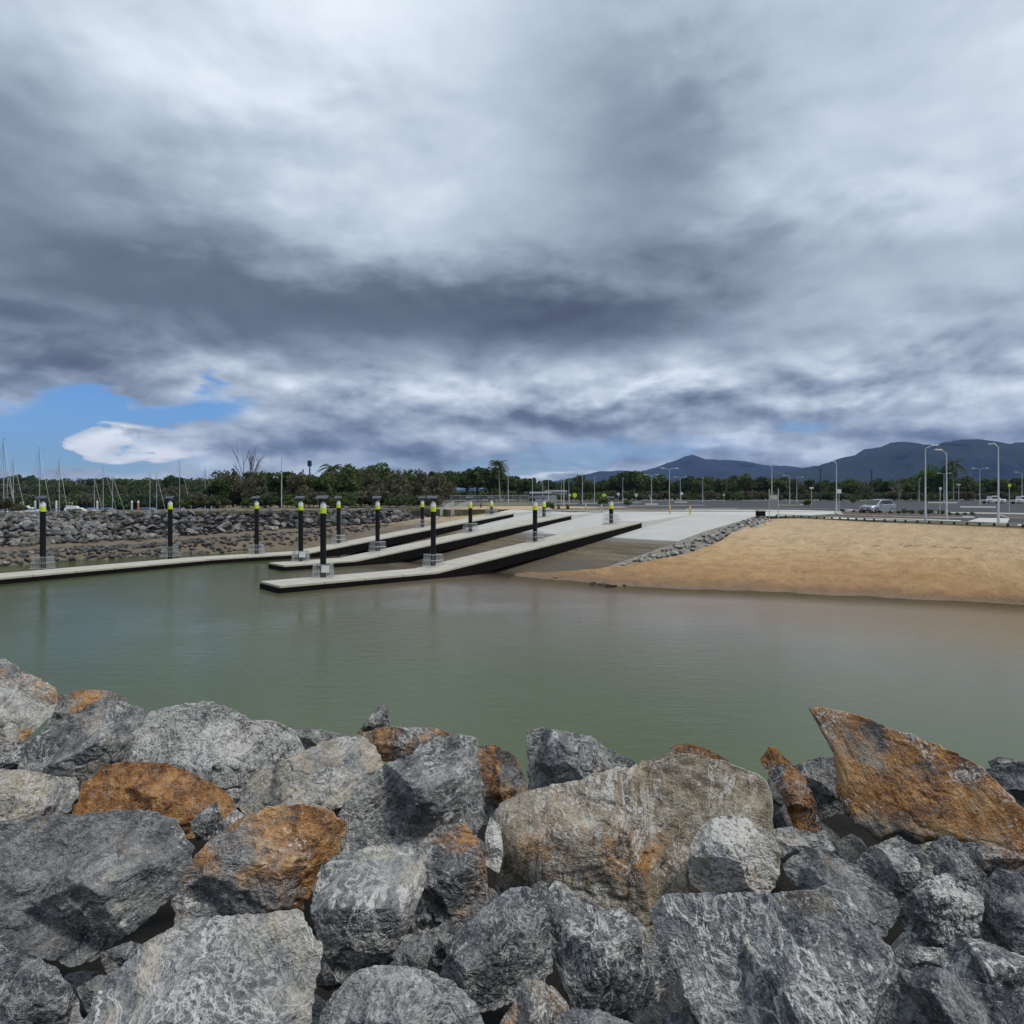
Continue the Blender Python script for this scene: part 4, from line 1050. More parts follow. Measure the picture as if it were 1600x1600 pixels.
for n, lst in ((0, [(505, 'black pile with white notice at the free end of the nearest pontoon', 1), (677, 'second black pile from the free end on the nearest pontoon', 0), (836, 'third black pile from the free end on the nearest pontoon', 0), (955, 'black pile at the ramp head of the nearest pontoon', 0)]),
               (13.1, [(470, 'black pile with white notice at the free end of the middle pontoon', 1), (590, 'second black pile from the free end on the middle pontoon', 0), (735, 'third black pile from the free end on the middle pontoon', 0), (850, 'black pile at the ramp head of the middle pontoon', 0)]),
               (24.0, [(401, 'black pile just right of the bend in the farthest pontoon', 0), (529, 'second black pile right of the bend on the farthest pontoon', 0), (660, 'third black pile right of the bend on the farthest pontoon', 0), (768, 'black pile at the ramp head of the farthest pontoon', 0)])):
    for px, lab, sg in lst:
        nn = n + W_P - .75
        s = s_for(px, nn); p = sn(s, nn); pile(p.x, p.y, deck_z(s), lab, sg, math.atan2(D.y, D.x) if s > 13 else 0.0)
p = at(67, 884, .7); pile(p.x, p.y, .5, 'leftmost black pile, on the angled arm of the farthest pontoon')
p = at(266, 866, .7); pile(p.x, p.y, .5, 'black pile left of the bend in the farthest pontoon')
# ------------------------------------------------------------------ trees
def crown_mesh(name, seed, n, rad, lobes, leaf, spread=.5, mat='leaf_dark', low=.0, droop=0.0):
    """leaf-sized faces spread through several overlapping clumps"""
    rng = np.random.default_rng(seed)
    rx, ry, rz = rad
    cs = rng.normal(size=(lobes, 3)); cs /= np.linalg.norm(cs, axis=1)[:, None]
    cs *= rng.uniform(.35, .85, size=(lobes, 1)); cs[:, 2] = np.abs(cs[:, 2]) * 1.1 - .35 + low
    lr = rng.uniform(.26, .50, size=lobes) * spread * 2
    pick = rng.integers(0, lobes, n)
    d = rng.normal(size=(n, 3)); d /= np.linalg.norm(d, axis=1)[:, None]
    rr = rng.uniform(.35, 1.08, size=n) ** .6
    c = cs[pick] + d * (lr[pick] * rr)[:, None] * np.array([1, 1, .8])
    c[:, 2] -= droop * rng.random(n) * .3
    c *= np.array([rx, ry, rz])
    a = rng.normal(size=(n, 3)); a /= np.linalg.norm(a, axis=1)[:, None]
    b = np.cross(a, rng.normal(size=(n, 3))); b /= np.linalg.norm(b, axis=1)[:, None]
    if droop: a[:, 2] -= droop * 2; a /= np.linalg.norm(a, axis=1)[:, None]
    L = leaf * rng.uniform(.6, 1.35, size=(n, 1)); Wd = L * rng.uniform(.35, .6, size=(n, 1))
    vs = np.stack([c - a * L, c + b * Wd, c + a * L, c - b * Wd], 1).reshape(-1, 3)
    fs = np.arange(n * 4).reshape(-1, 4)
    me = bpy.data.meshes.new(name); me.from_pydata(vs.tolist(), [], fs.tolist()); me.materials.append(MATS[mat])
    return me, cs * np.array([rx, ry, rz])
def tree_proto(seed, h, rad, lobes, n, leaf, mat, bark='bark', trunk_h=.4, r0=.22, **kw):
    me, cs = crown_mesh('crown', seed, n, rad, lobes, leaf, mat=mat, **kw)
    zc = h - rad[2] * .95
    for v in me.vertices: v.co.z += zc
    rng = random.Random(seed)
    m = MB()
    top = Vector((rng.uniform(-.3, .3), rng.uniform(-.3, .3), zc - rad[2] * .1))
    m.tube([(0, 0, -.3), (0, 0, h * .12), tuple(top * .6), tuple(top)], [r0 * 1.3, r0, r0 * .75, r0 * .4], 7)
    for c in cs[:9]:
        q = Vector((c[0], c[1], c[2] + zc)); s_ = top * rng.uniform(.45, .9)
        mid = s_.lerp(q, .5) + Vector((0, 0, -.1 * h * .3))
        m.tube([s_, mid, q], [r0 * .45, r0 * .28, r0 * .08], 5)
    t = m.mesh('trunk', True); t.materials.append(MATS[bark])
    return t, me, h
TP = {}
for i in range(4): TP['dark%d' % i] = tree_proto(20 + i, 8, (3.4, 3.2, 3.3), 16, 2600, .34, 'leaf_dark', low=.05)
for i in range(3): TP['mid%d' % i] = tree_proto(30 + i, 8, (3.2, 3.2, 3.6), 15, 2300, .30, 'leaf_mid', spread=.46)
for i in range(3): TP['olive%d' % i] = tree_proto(50 + i, 8, (2.9, 2.9, 3.9), 19, 2600, .27, 'leaf_olive', 'bark_pale', spread=.40, droop=.6, low=-.05)
TP['bright0'] = tree_proto(61, 12, (6.0, 5.0, 5.6), 30, 8000, .30, 'leaf_bright', spread=.42, low=.0)
TP['airy0'] = tree_proto(63, 9, (3.0, 2.8, 3.6), 14, 900, .26, 'leaf_olive', 'bark', spread=.32, droop=.3)
TP['airy1'] = tree_proto(64, 9, (2.6, 2.6, 3.4), 13, 800, .26, 'leaf_mid', 'bark', spread=.30)
for i in range(3): TP['bush%d' % i] = tree_proto(70 + i, 3, (2.2, 2.0, 1.7), 14, 1300, .22, ('leaf_olive', 'leaf_mid', 'leaf_dark')[i], r0=.06, low=.0)
def tree(kind, pos, h, label, group=None, name='tree', wide=1.0, cat='tree'):
    t, c, hp = TP[kind]
    e = empty(name, pos, random.uniform(0, 6.28), label, cat, group)
    k = h / hp; e.scale = (k * wide, k * wide, k)
    mesh_obj('trunk', t, None, e); mesh_obj('crown', c, None, e)
    return e
def palm(pos, h, label, seed=0, r=2.6):
    rng = random.Random(seed)
    e = empty('palm_tree', pos, 0, label, 'palm tree')
    lean = rng.uniform(-.06, .06) * h
    MB().tube([(0, 0, -.3), (lean * .3, 0, h * .4), (lean * .7, 0, h * .75), (lean, 0, h)], [.24, .17, .14, .13], 8).build('trunk', 'bark_pale', e, True)
    m = MB()
    for k in range(34):
        az_ = 6.28 * k / 34 * 3 + rng.uniform(-.2, .2); up = rng.uniform(-.5, 1.25)
        L = r * rng.uniform(.8, 1.1); dr = Vector((math.cos(az_), math.sin(az_), 0)); sd = Vector((-dr.y, dr.x, 0))
        pts_ = []
        for q in range(8):
            t = q / 7; pts_.append(Vector((lean, 0, h)) + dr * (L * t * math.cos(up * .6) * (1 - .12 * t)) + Vector((0, 0, L * (math.sin(up * .8) * t - .62 * t * t))))
        for q in range(7):
            for sg in (-1, 1):
                for jj in range(3):
                    p_ = pts_[q].lerp(pts_[q + 1], jj / 3); ll = .50 * (1 - abs(q - 3) / 7) * r / 2.6
                    tip = p_ + sd * sg * ll + Vector((0, 0, -.30 * ll - .08)) + (pts_[q + 1] - pts_[q]) * .6
                    m.add([p_, p_ + (pts_[q + 1] - pts_[q]) * .28, tip], [(0, 1, 2)])
        m.tube(pts_, [.035] * 7 + [.01], 4, False)
    me = bpy.data.meshes.new('crown'); me.from_pydata(m.v, [], m.f); mesh_obj('crown', me, 'leaf_palm', e)
rng = random.Random(21)
def belt(px0, px1, n, y0, y1, htop, kinds, label, group, base=None, jit=5):
    for i in range(n):
        px = px0 + (px1 - px0) * (i + .5 + rng.uniform(-.3, .3)) / n; y = rng.uniform(y0, y1)
        g = zp(y) if base is None else base
        top = np.interp(px, [p[0] for p in htop], [p[1] for p in htop]) + rng.uniform(-jit, jit)
        hh = (HOR - top) * y / F + H - g
        tree(rng.choice(kinds), Vector(((px - 800) * y / F, y, g)), max(2.5, hh), label, group, wide=rng.uniform(.95, 1.35))
BU = ['bush0', 'bush1', 'bush0', 'bush2']; DK = ['dark0', 'dark1', 'dark2', 'dark3']; MD = ['mid0', 'mid1', 'mid2']; OL = ['olive0', 'olive1', 'olive2']
belt(-40, 350, 34, 328, 345, [(-40, 766), (200, 762), (350, 764)], BU, 'mangrove bush at the water edge behind the marina', 'mangroves behind the marina', base=.2, jit=5)
belt(-40, 350, 30, 340, 350, [(-40, 750), (200, 752), (350, 752)], OL + MD, 'olive tree at the front of the low wood behind the marina masts', 'front trees behind the marina', base=3.0, jit=5)
belt(-40, 330, 26, 355, 390, [(-40, 741), (60, 742), (200, 741), (330, 744)], DK + MD + OL, 'mixed green tree in the low wood behind the marina masts', 'trees behind the marina', base=zf)
belt(330, 690, 18, 108, 150, [(330, 742), (400, 732), (480, 726), (560, 721), (640, 722), (690, 730)], OL + OL + MD + DK[:1], 'grey-green scrubby tree in the thicket behind the rock wall', 'scrub trees behind the rock wall')
belt(300, 690, 30, 106, 114, [(300, 772), (400, 766), (560, 762), (690, 770)], BU, 'low olive bush at the foot of the thicket behind the rock wall', 'low bushes behind the rock wall', jit=4)
belt(440, 700, 8, 160, 190, [(440, 735), (560, 742), (700, 738)], DK, 'dark tree rising behind the grey-green thicket', 'dark trees behind the thicket')
belt(685, 835, 9, 176, 200, [(685, 732), (720, 726), (770, 728), (800, 736), (835, 743)], DK, 'round-topped dark green tree in the dense clump beside the palm', 'dark clump beside the palm', jit=3)
belt(830, 980, 9, 226, 250, [(830, 746), (880, 748), (930, 746), (980, 739)], DK + MD, 'small dark tree in the row behind the small buildings', 'trees behind the small buildings')
belt(975, 1220, 17, 224, 252, [(975, 737), (1000, 731), (1050, 742), (1150, 740), (1220, 739)], DK + MD, 'dense dark tree in the row behind the left car park', 'trees behind the left car park')
belt(1215, 1420, 14, 226, 250, [(1215, 741), (1300, 747), (1420, 745)], DK + MD + OL[:1], 'low dark tree in the row below the mountain', 'trees below the mountain')
belt(1420, 1640, 14, 226, 250, [(1420, 746), (1500, 744), (1640, 750)], MD + DK + ['mid0'], 'green tree in the row at the right behind the white utes', 'trees behind the utes')
belt(660, 880, 16, 200, 215, [(660, 766), (880, 770)], BU, 'bush under the dark clump behind the fence', 'bushes behind the fence', jit=4)
belt(870, 1640, 60, 216, 224, [(870, 767), (1640, 767)], BU, 'low leafy bush along the far kerb of the car park', 'bushes along the far kerb', jit=4)
def ltree(kind, px, y, top, label, wide=1.0, name='tree'):
    g = zp(y); tree(kind, Vector(((px - 800) * y / F, y, g)), (HOR - top) * y / F + H - g, label, wide=wide, name=name)
ltree('bright0', 1458, 205, 719, 'wide bright green tree rising above the row before the mountain')
ltree('airy0', 348, 118, 715, 'airy tree with sparse leaves left of the bare tree', 1.2)
ltree('airy1', 908, 150, 735, 'single airy tree with a tuft of leaves beside a lamp post', 1.1)
ltree('airy1', 415, 120, 728, 'sparse small tree right of the bare tree', 1.0)
ltree('mid1', 630, 140, 724, 'tallest leafy tree of the thicket behind the rock wall', 1.2)
for px, y, top, lab, sd in ((522, 130, 724, 'dark palm rising above the thicket behind the rock wall', 1), (558, 150, 730, 'smaller palm half hidden in the thicket', 2), (781, 172, 717, 'tall palm against the sky beside the dark round clump', 3), (1490, 200, 716, 'dark bushy palm beside the wide bright green tree', 4), (990, 235, 733, 'low palm in the row left of the hills', 5)):
    g = zp(y); hh = (HOR - top - 8) * y / F + H - g; palm(Vector(((px - 800) * y / F, y, g)), hh, lab, sd, 3.4 if y < 180 else 4.2)
# bare tree
def bare_tree(pos, h, label, seed, spread=.5, mat='bark'):
    rng = random.Random(seed); e = empty('bare_tree', pos, 0, label, 'tree')
    m = MB()
    def br(p, d, L, r, k):
        q = p + d * L; mid = p + d * L * .5 + Vector((rng.uniform(-.06, .06), rng.uniform(-.06, .06), 0)) * L
        m.tube([p, mid, q], [r, r * .8, r * .55], 5, False)
        if k == 0: return
        for i in range(3 if k > 1 else 2):
            nd = (d + Vector((rng.uniform(-1, 1), rng.uniform(-1, 1), rng.uniform(-.1, .6))) * spread).normalized()
            br(q if i else mid.lerp(q, .5), nd, L * rng.uniform(.6, .8), r * .55, k - 1)
    m.tube([(0, 0, -.3), (0, 0, h * .25)], [h * .022, h * .018], 7).build('trunk', mat, e, True)
    m.v, m.f = [], []
    for i in range(4): br(Vector((0, 0, h * .22)), Vector((rng.uniform(-.5, .5) * spread * 1.6, rng.uniform(-.5, .5), 1)).normalized(), h * .30, h * .012, 3)
    m.build('branches', mat, e)
y = 116; bare_tree(Vector(((388 - 800) * y / F, y, zp(y))), (HOR - 697) * y / F + H - zp(y), 'leafless tree with bare twigs against the sky', 5, .38)
y = 195; bare_tree(Vector(((1405 - 800) * y / F, y, zp(y))), 6.2, 'pale gnarled spreading branches below the wide bright green tree', 9, 1.0, 'bark_pale')
# wood behind everything, reads as one mass
rngn = np.random.default_rng(8)
n = 60000
xs_ = rngn.uniform(-620, 640, n); ys_ = np.where(xs_ < -70, rngn.uniform(395, 440, n), rngn.uniform(256, 300, n))
hh = 5.2 + 2.6 * (np.sin(xs_ * .05) + np.sin(xs_ * .127 + 1)) * .5 + np.where(xs_ < -70, 5.5, 0)
zs_ = zf + hh * rngn.random(n) ** .6
c = np.stack([xs_, ys_, zs_], 1)
a = rngn.normal(size=(n, 3)); a /= np.linalg.norm(a, axis=1)[:, None]; b = np.cross(a, rngn.normal(size=(n, 3))); b /= np.linalg.norm(b, axis=1)[:, None]
L = rngn.uniform(.5, 1.3, (n, 1))
vs_ = np.stack([c - a * L, c + b * L * .6, c + a * L, c - b * L * .6], 1).reshape(-1, 3)
me = bpy.data.meshes.new('distant_woodland'); me.from_pydata(vs_.tolist(), [], np.arange(n * 4).reshape(-1, 4).tolist())
tag(mesh_obj('distant_woodland', me, 'leaf_dark'), 'dark mass of distant woodland behind the tree rows', 'woodland', kind='stuff')
# shrubs on the rock wall's left crest
for px, py, sz, lab in ((8, 802, 2.4, 'large grey-green shrub at the left edge on top of the rock wall'), (30, 806, 1.5, 'smaller shrub beside the large one on the left end of the rock wall')):
    p = wall_pt(.43 + (px - 8) * .0012, 1.0); p = Vector(((px - 800) / F * 76, 76, 4.5))
    tree('olive1', p, sz, lab, name='shrub', wide=1.6, cat='shrub')

# ------------------------------------------------------------------ boats in the marina
def sailboat(px, y, top, label, L=10.5, mat='hull_white', cover='sail_blue', lean=0.0, head=.35, furl=True):
    e = empty('sailboat', Vector(((px - 800) * y / F, y, 0)), rng.uniform(-.5, .5), label, 'sailboat', 'sailboats in the marina')
    m = MB(); st = []
    for i in range(9):
        t = i / 8; x = -L / 2 + L * t; b = 1.65 * math.sin(math.pi * min(1, .22 + t * .78)) ** .7 if t < 1 else .03; zt = 1.15 + .35 * t * t
        st.append([(x, -b, zt), (x, -b * .85, .35), (x, 0, -.35), (x, b * .85, .35), (x, b, zt)])
    vs = [p for r_ in st for p in r_]; fs = [(i * 5 + j, i * 5 + j + 1, (i + 1) * 5 + j + 1, (i + 1) * 5 + j) for i in range(8) for j in range(4)]
    fs += [(i * 5, (i + 1) * 5, (i + 1) * 5 + 4, i * 5 + 4) for i in range(8)] + [(0, 1, 2, 3, 4)]
    m.add(vs, fs).build('hull', mat, e, True)
    cb = MB().hexa([(-L * .18, -1.0, 1.2), (L * .22, -.75, 1.3), (L * .22, .75, 1.3), (-L * .18, 1.0, 1.2)], [(-L * .16, -.85, 1.75), (L * .12, -.6, 1.72), (L * .12, .6, 1.72), (-L * .16, .85, 1.75)]).build('cabin', mat, e, bevel=.06)
    for sg in (-1, 1): MB().box((-L * .10, sg * .92 - .03, 1.40), (L * .08, sg * .92 + .03, 1.58)).build('window', 'glass_dark', cb)
    hm = (HOR - top) * y / F + H
    MB().tube([(L * .08, 0, 1.2), (L * .08 + lean, 0, hm)], [.11, .075], 8).build('mast', 'galvanised', e, True)
    MB().tube([(L * .08, 0, 2.3), (-L * .32, 0, 2.25)], .08, 8).build('boom', 'galvanised', e)
    MB().tube([(L * .06, 0, 2.45), (-L * .12, 0, 2.48), (-L * .31, 0, 2.40)], [.20, .18, .10], 8).build('furled_sail', cover, e, True)
    for k in (.45, .72):
        MB().tube([(L * .08, -1.1 * (1.2 - k), hm * k), (L * .08, 1.1 * (1.2 - k), hm * k)], .04, 5).build('spreader', 'galvanised', e)
    MB().tube([(L * .49, 0, 1.5), (L * .09 + lean, 0, hm * .97)], .045 if furl else .025, 6).build('forestay', 'white_paint' if furl else 'steel_dark', e)
    MB().tube([(-L * .49, 0, 1.2), (L * .08 + lean, 0, hm * .98)], .03, 5).build('backstay', 'steel_dark', e)
    for sg in (-1, 1): MB().tube([(L * .06, sg * 1.55, 1.3), (L * .08 + lean, 0, hm * .95)], .025, 5).build('shroud', 'steel_dark', e)
    MB().box((L*.08 - .12, -.12, hm), (L*.08 + .12, .12, hm + .12)).build('masthead_light', 'steel_dark', e)
rng = random.Random(4)
for px, y, top, lab, kw in [
    (2, 180, 686, 'tallest mast at the left edge of the marina', {}), (9, 230, 740, 'short mast just right of the tallest one', {}), (17, 215, 717, 'mast between the left edge and the large stayed yacht', {}),
    (58, 235, 700, 'yacht with wide white stays like an inverted V', dict(L=14)), (90, 228, 718, 'yacht with a thick grey mast right of the stayed yacht', dict(L=11)),
    (145, 262, 747, 'small yacht with a short mast left of the white mast', dict(L=8)), (157, 255, 729, 'yacht with a bright white mast beside the motor cruiser', dict(L=11)), (172, 262, 744, 'yacht with blue covers right of the white mast', dict(L=10)),
    (231, 265, 738, 'dark-rigged yacht beside the pale mast with spreaders', dict(L=9, furl=False)), (242, 258, 740, 'yacht with a pale mast and two spreaders above the rock wall', dict(L=10)), (277, 255, 720, 'yacht with a tall mast right of the second pile', dict(L=11)),
    (318, 258, 731, 'rightmost yacht before the scrub thicket', dict(L=10)), (440, 190, 717, 'lone mast standing in front of the thicket', dict(L=9, furl=False))]:
    if px == 440:
        e = empty('flag_pole', land_y(px, 104), 0, 'lone pale pole standing in front of the thicket', 'pole')
        MB().lathe([(.09, -.2), (.08, 3.5), (.05, 8.0)], 8).build('pole', 'galvanised', e, True); MB().lathe([(.02, 8.0), (.09, 8.05), (.02, 8.2)], 8).build('finial', 'white_paint', e)
        MB().box((-.2, -.2, -.05), (.2, .2, .02)).build('base_plate', 'galvanised', e)
        continue
    sailboat(px, y, top, lab, **kw)
def cruiser(px, y, label):
    e = empty('motor_cruiser', Vector(((px - 800) * y / F, y, 0)), .15, label, 'motor boat')
    L = 12
    m = MB(); st = []
    for i in range(8):
        t = i / 7; x = -L / 2 + L * t; b = 1.9 * (1 - t ** 3.2) + .04; zt = 1.2 + .7 * t
        st.append([(x, -b, zt), (x, -b * .8, .3), (x, 0, -.4), (x, b * .8, .3), (x, b, zt)])
    m.add([p for r_ in st for p in r_], [(i * 5 + j, i * 5 + j + 1, (i + 1) * 5 + j + 1, (i + 1) * 5 + j) for i in range(7) for j in range(4)] + [(i * 5, (i + 1) * 5, (i + 1) * 5 + 4, i * 5 + 4) for i in range(7)] + [(0, 1, 2, 3, 4)]).build('hull', 'hull_white', e, True)
    c_ = MB().hexa([(-4, -1.5, 1.2), (3.4, -1.1, 1.6), (3.4, 1.1, 1.6), (-4, 1.5, 1.2)], [(-3.8, -1.3, 2.9), (1.0, -1.0, 2.9), (1.0, 1.0, 2.9), (-3.8, 1.3, 2.9)]).build('cabin', 'hull_white', e, bevel=.1)
    MB().hexa([(-3.0, -1.48, 1.9), (1.9, -1.2, 2.0), (1.9, 1.2, 2.0), (-3.0, 1.48, 1.9)], [(-3.0, -1.40, 2.5), (1.4, -1.12, 2.5), (1.4, 1.12, 2.5), (-3.0, 1.40, 2.5)]).build('window_band', 'glass_dark', c_)
    MB().hexa([(-3.4, -1.2, 2.92), (.2, -1.0, 2.92), (.2, 1.0, 2.92), (-3.4, 1.2, 2.92)], [(-3.5, -1.2, 3.6), (-.4, -1.0, 3.5), (-.4, 1.0, 3.5), (-3.5, 1.2, 3.6)]).build('flybridge', 'hull_white', e, bevel=.08)
    MB().tube([(-2.6, -1.1, 3.5), (-2.2, -1.1, 4.6), (-2.2, 1.1, 4.6), (-2.6, 1.1, 3.5)], .08, 6).build('radar_arch', 'white_paint', e)
    for sg in (-1, 1): MB().tube([(-.5, sg * 1.2, 1.9), (3.5, sg * 1.3, 2.5), (5.8, sg * .15, 2.7)], .03, 5).build('guard_rail', 'galvanised', e)
cruiser(122, 236, 'white motor cruiser with a flybridge behind the rock wall'); cruiser(45, 244, 'low white motor boat hull under the inverted-V stays')
for px, y, col_, lab in ((206, 240, 'off_white', 'pale marina pile left of the orange one'), (216, 240, 'orange_post', 'orange-brown marina pile behind the rock wall'), (152, 240, 'off_white', 'pale marina pile beside the yacht with the white mast'), (55, 240, 'off_white', 'pale marina pile near the left motor boat'), (88, 230, 'white_paint', 'white-capped marina pile by the thick grey mast'), (330, 240, 'off_white', 'pale marina pile left of the thicket'), (345, 240, 'orange_post', 'orange-brown marina pile nearest the thicket')):
    e = empty('marina_pile', Vector(((px - 800) * y / F, y, -1)), 0, lab, 'pile', 'marina piles')
    MB().lathe([(.32, 0), (.32, 5.6)], 10).build('post', col_, e, True); MB().lathe([(.36, 5.55), (.36, 5.8), (.05, 6.5)], 10).build('cap', 'white_paint', e, True)

# ------------------------------------------------------------------ lamp posts
def lamp(px, y, arms, label, h=6.3, az_=0.0, arm=1.1):
    b = land_y(px, y); e = empty('lamp_post', b, az_, label, 'lamp post', 'car park lamp posts')
    MB().lathe([(.10, 0), (.10, .8), (.07, .85), (.042, h - .2)], 10).build('pole', 'galvanised', e, True)
    MB().box((-.19, -.19, -.03), (.19, .19, .03)).build('base_plate', 'galvanised', e)
    for sg in arms:
        MB().tube([(0, 0, h - .5), (sg * .10, 0, h - .22), (sg * .38, 0, h - .03), (sg * arm, 0, h + .06)], [.042, .04, .036, .032], 8).build('arm', 'galvanised', e, True)
        MB().hexa([(sg * (arm - .06), -.13, h - .01), (sg * (arm + .56), -.13, h + .03), (sg * (arm + .56), .13, h + .03), (sg * (arm - .06), .13, h - .01)], [(sg * (arm - .06), -.09, h + .11), (sg * (arm + .53), -.09, h + .12), (sg * (arm + .53), .09, h + .12), (sg * (arm - .06), .09, h + .11)]).build('lamp_head', 'off_white', e)
for a_ in [
    (1446, 56.5, (1,), 'tall lamp post with its arm to the right, nearest right of the silver car', 6.3, 0, .5),
    (1479, 61, (-1,), 'tall lamp post with its arm to the left facing the other near one', 6.2, 0, .5),
    (1560, 52.8, (1,), 'nearest lamp post at the right, its arm pointing away', 6.2, 1.5, .6),
    (1307, 84, (1,), 'lamp post at the end of the concrete apron left of the silver car', 6.3, 1.5, .6),
    (1046, 116, (1, -1), 'tall lamp post standing behind the middle of the ramp apron', 6.6, .2),
    (1018, 145, (1, -1), 'double-armed lamp post left of the tall apron lamp', 6.3), (1063, 166, (1, -1), 'double-armed lamp post right of the tall apron lamp', 6.3),
    (1206, 98, (1,), 'lamp post directly behind the grey sign board', 6.4, 1.4), (1234, 150, (-1,), 'single-armed lamp post right of the sign board pointing left', 6.3), (1245, 168, (1,), 'single-armed lamp post right of the sign board pointing right', 6.3),
    (1531, 132, (1, -1), 'double-armed lamp post left of the white utes', 7.2), (1475, 158, (1, -1), 'double-armed lamp post in front of the dark palm', 7.0), (1597, 150, (-1,), 'lamp post cut by the right edge above the utes', 7.0),
    (1098, 178, (1,), 'lamp post alone in front of the trees left of the sign board', 6.4, 1.2), (1436, 190, (1,), 'far lamp post below the wide bright green tree', 6.4, .8),
    (973, 172, (1,), 'far lamp post left of the double-armed ones', 6.2, 1.3), (910, 138, (1,), 'tall lamp post beside the airy tree', 6.8, 1.0), (929, 165, (1,), 'lamp post right of the airy tree', 6.3, 1.4), (881, 112, (1,), 'lamp post near the sand behind the middle pile heads', 5.2, 1.3), (889, 160, (-1,), 'lamp post just left of the airy tree', 5.8, 1.0),
    (877, 170, (1,), 'far lamp post behind the small grey building', 5.8, .9), (857, 150, (1,), 'lamp post right of the two thin poles near the building', 5.6, 1.2), (848, 165, (-1,), 'thin lamp post above the small grey building', 5.9, .4), (832, 140, (1,), 'lamp post at the right end of the fence', 5.6, 1.4), (794, 140, (1,), 'lamp post beside the tall palm', 6.9, 1.5)]:
    lamp(*a_)
for px, top, lab in ((1282, 735, 'black pole left of the black pole before the mountain'), (1362, 735, 'black pole with a small light before the mountain')):
    y = 200; b = land_y(px, y); hh = (HOR - top) * y / F + H - b.z
    e = empty('utility_pole', b, 0, lab, 'pole'); MB().lathe([(.22, -.2), (.14, hh)], 8).build('pole', 'steel_dark', e, True); MB().box((-.5, -.08, hh - .1), (.5, .08, hh + .08)).build('crossarm', 'steel_dark', e)
for px, y, hh, lab in ((1498, 172, 4.4, 'short path light right of the double lamp post'), (1268, 130, 3.2, 'slim pole left of the apron lamp post')):
    e = empty('path_light', land_y(px, y), 0, lab, 'lamp post'); MB().lathe([(.08, -.1), (.06, hh)], 8).build('pole', 'galvanised', e, True); MB().box((-.35, -.2, hh), (.35, .2, hh + .3)).build('lamp_head', 'white_paint', e, bevel=.04)
# communications mast far behind the thicket
e = empty('phone_tower', land_y(484, 330), 0, 'slim phone mast with antennas far behind the thicket', 'tower')
hh = (HOR - 719) * 330 / F + H - zf
MB().tube([(0, 0, -.5), (0, 0, hh)], [.5, .3], 8).build('mast', 'steel_dark', e, True)
for k in range(3): MB().box((-.5 + math.cos(k * 2.1) * .8, math.sin(k * 2.1) * .8 - .2, hh - 3), (.1 + math.cos(k * 2.1) * .8, math.sin(k * 2.1) * .8 + .2, hh - .3)).build('antenna', 'steel_dark', e)

# ------------------------------------------------------------------ signs
def sign_post(px, y, hh, col_, label, shape='disc', sz=.42):
    e = empty('road_sign', land_y(px, y), 0, label, 'road sign', 'small road signs')
    MB().lathe([(.035, -.1), (.035, hh)], 8).build('post', 'galvanised', e, True)
    m = MB()
    if shape == 'disc': n_, ph = 20, 0
    elif shape == 'diamond': n_, ph = 4, 0
    else: n_, ph = 4, math.pi / 4
    poly = [(math.cos(ph + 6.2832 * k / n_) * sz, math.sin(ph + 6.2832 * k / n_) * sz) for k in range(n_)]
    m.add([(x, -.05, hh + z) for x, z in poly] + [(x, -.035, hh + z) for x, z in poly], [tuple(range(n_)), tuple(range(n_, 2 * n_))[::-1]] + [(i, n_ + i, n_ + (i + 1) % n_, (i + 1) % n_) for i in range(n_)])
    m.build('sign_plate', col_, e)
for a_ in [(898, 128, 2.0, 'hi_vis', 'yellow-green round sign left of the other one behind the ramp', 'disc'), (944, 122, 1.9, 'hi_vis', 'yellow-green round sign right of the other one behind the ramp', 'disc'), (890, 132, 2.0, 'white_paint', 'white square sign beside the left yellow-green one', 'square', .3), (966, 140, 2.2, 'white_paint', 'white round sign between the yellow sign and the double lamp', 'disc', .3), (994, 138, 2.0, 'off_white', 'pale sign left of the first double lamp post', 'disc', .35), (1016, 120, 1.9, 'sign_grey', 'grey sign back in front of the first double lamp post', 'square', .35), (1065, 130, 2.3, 'white_paint', 'white round sign in front of the second double lamp post', 'disc', .3), (1131, 150, 2.0, 'off_white', 'small pale sign in front of the dark tree row', 'square', .3),
           (1311, 85, 2.6, 'white_paint', 'white sign plate beside the apron lamp post', 'square', .36), (1577, 74, 3.2, 'hi_vis', 'tall yellow-topped marker post near the right edge', 'square', .22), (1469, 66, 2.8, 'off_white', 'slim marker post between the two tall lamp posts', 'square', .18)]:
    sign_post(*a_)
# grey notice board on two posts beside the ramp
b = land(1209, 809.5); e = empty('notice_board', b, -.25, 'grey notice board on two tall posts beside the ramp top', 'notice board')
for x in (-.40, .40): MB().lathe([(.035, -.1), (.035, 2.75)], 8, (x, 0)).build('post', 'galvanised', e, True)
MB().box((-.37, -.03, .85), (.37, .01, 2.2)).build('board', 'sign_grey', e, bevel=.01)
MB().box((-.33, -.036, 1.75), (.33, -.032, 2.15)).build('notice_sheet', 'galvanised', e)
# black bin-like block at the corner of the ramp
b = sn(46.5, -8.3); b.z = zp(b.y) - .35
e = empty('corner_block', b, .3, 'dark square block at the top corner of the ramp beside the sand', 'block')
MB().box((-.38, -.3, -.1), (.38, .3, .86)).build('block_body', 'beam_black', e, bevel=.03); MB().box((-.42, -.34, .865), (.42, .34, .96)).build('block_cap', 'kerb_white', e, bevel=.02)

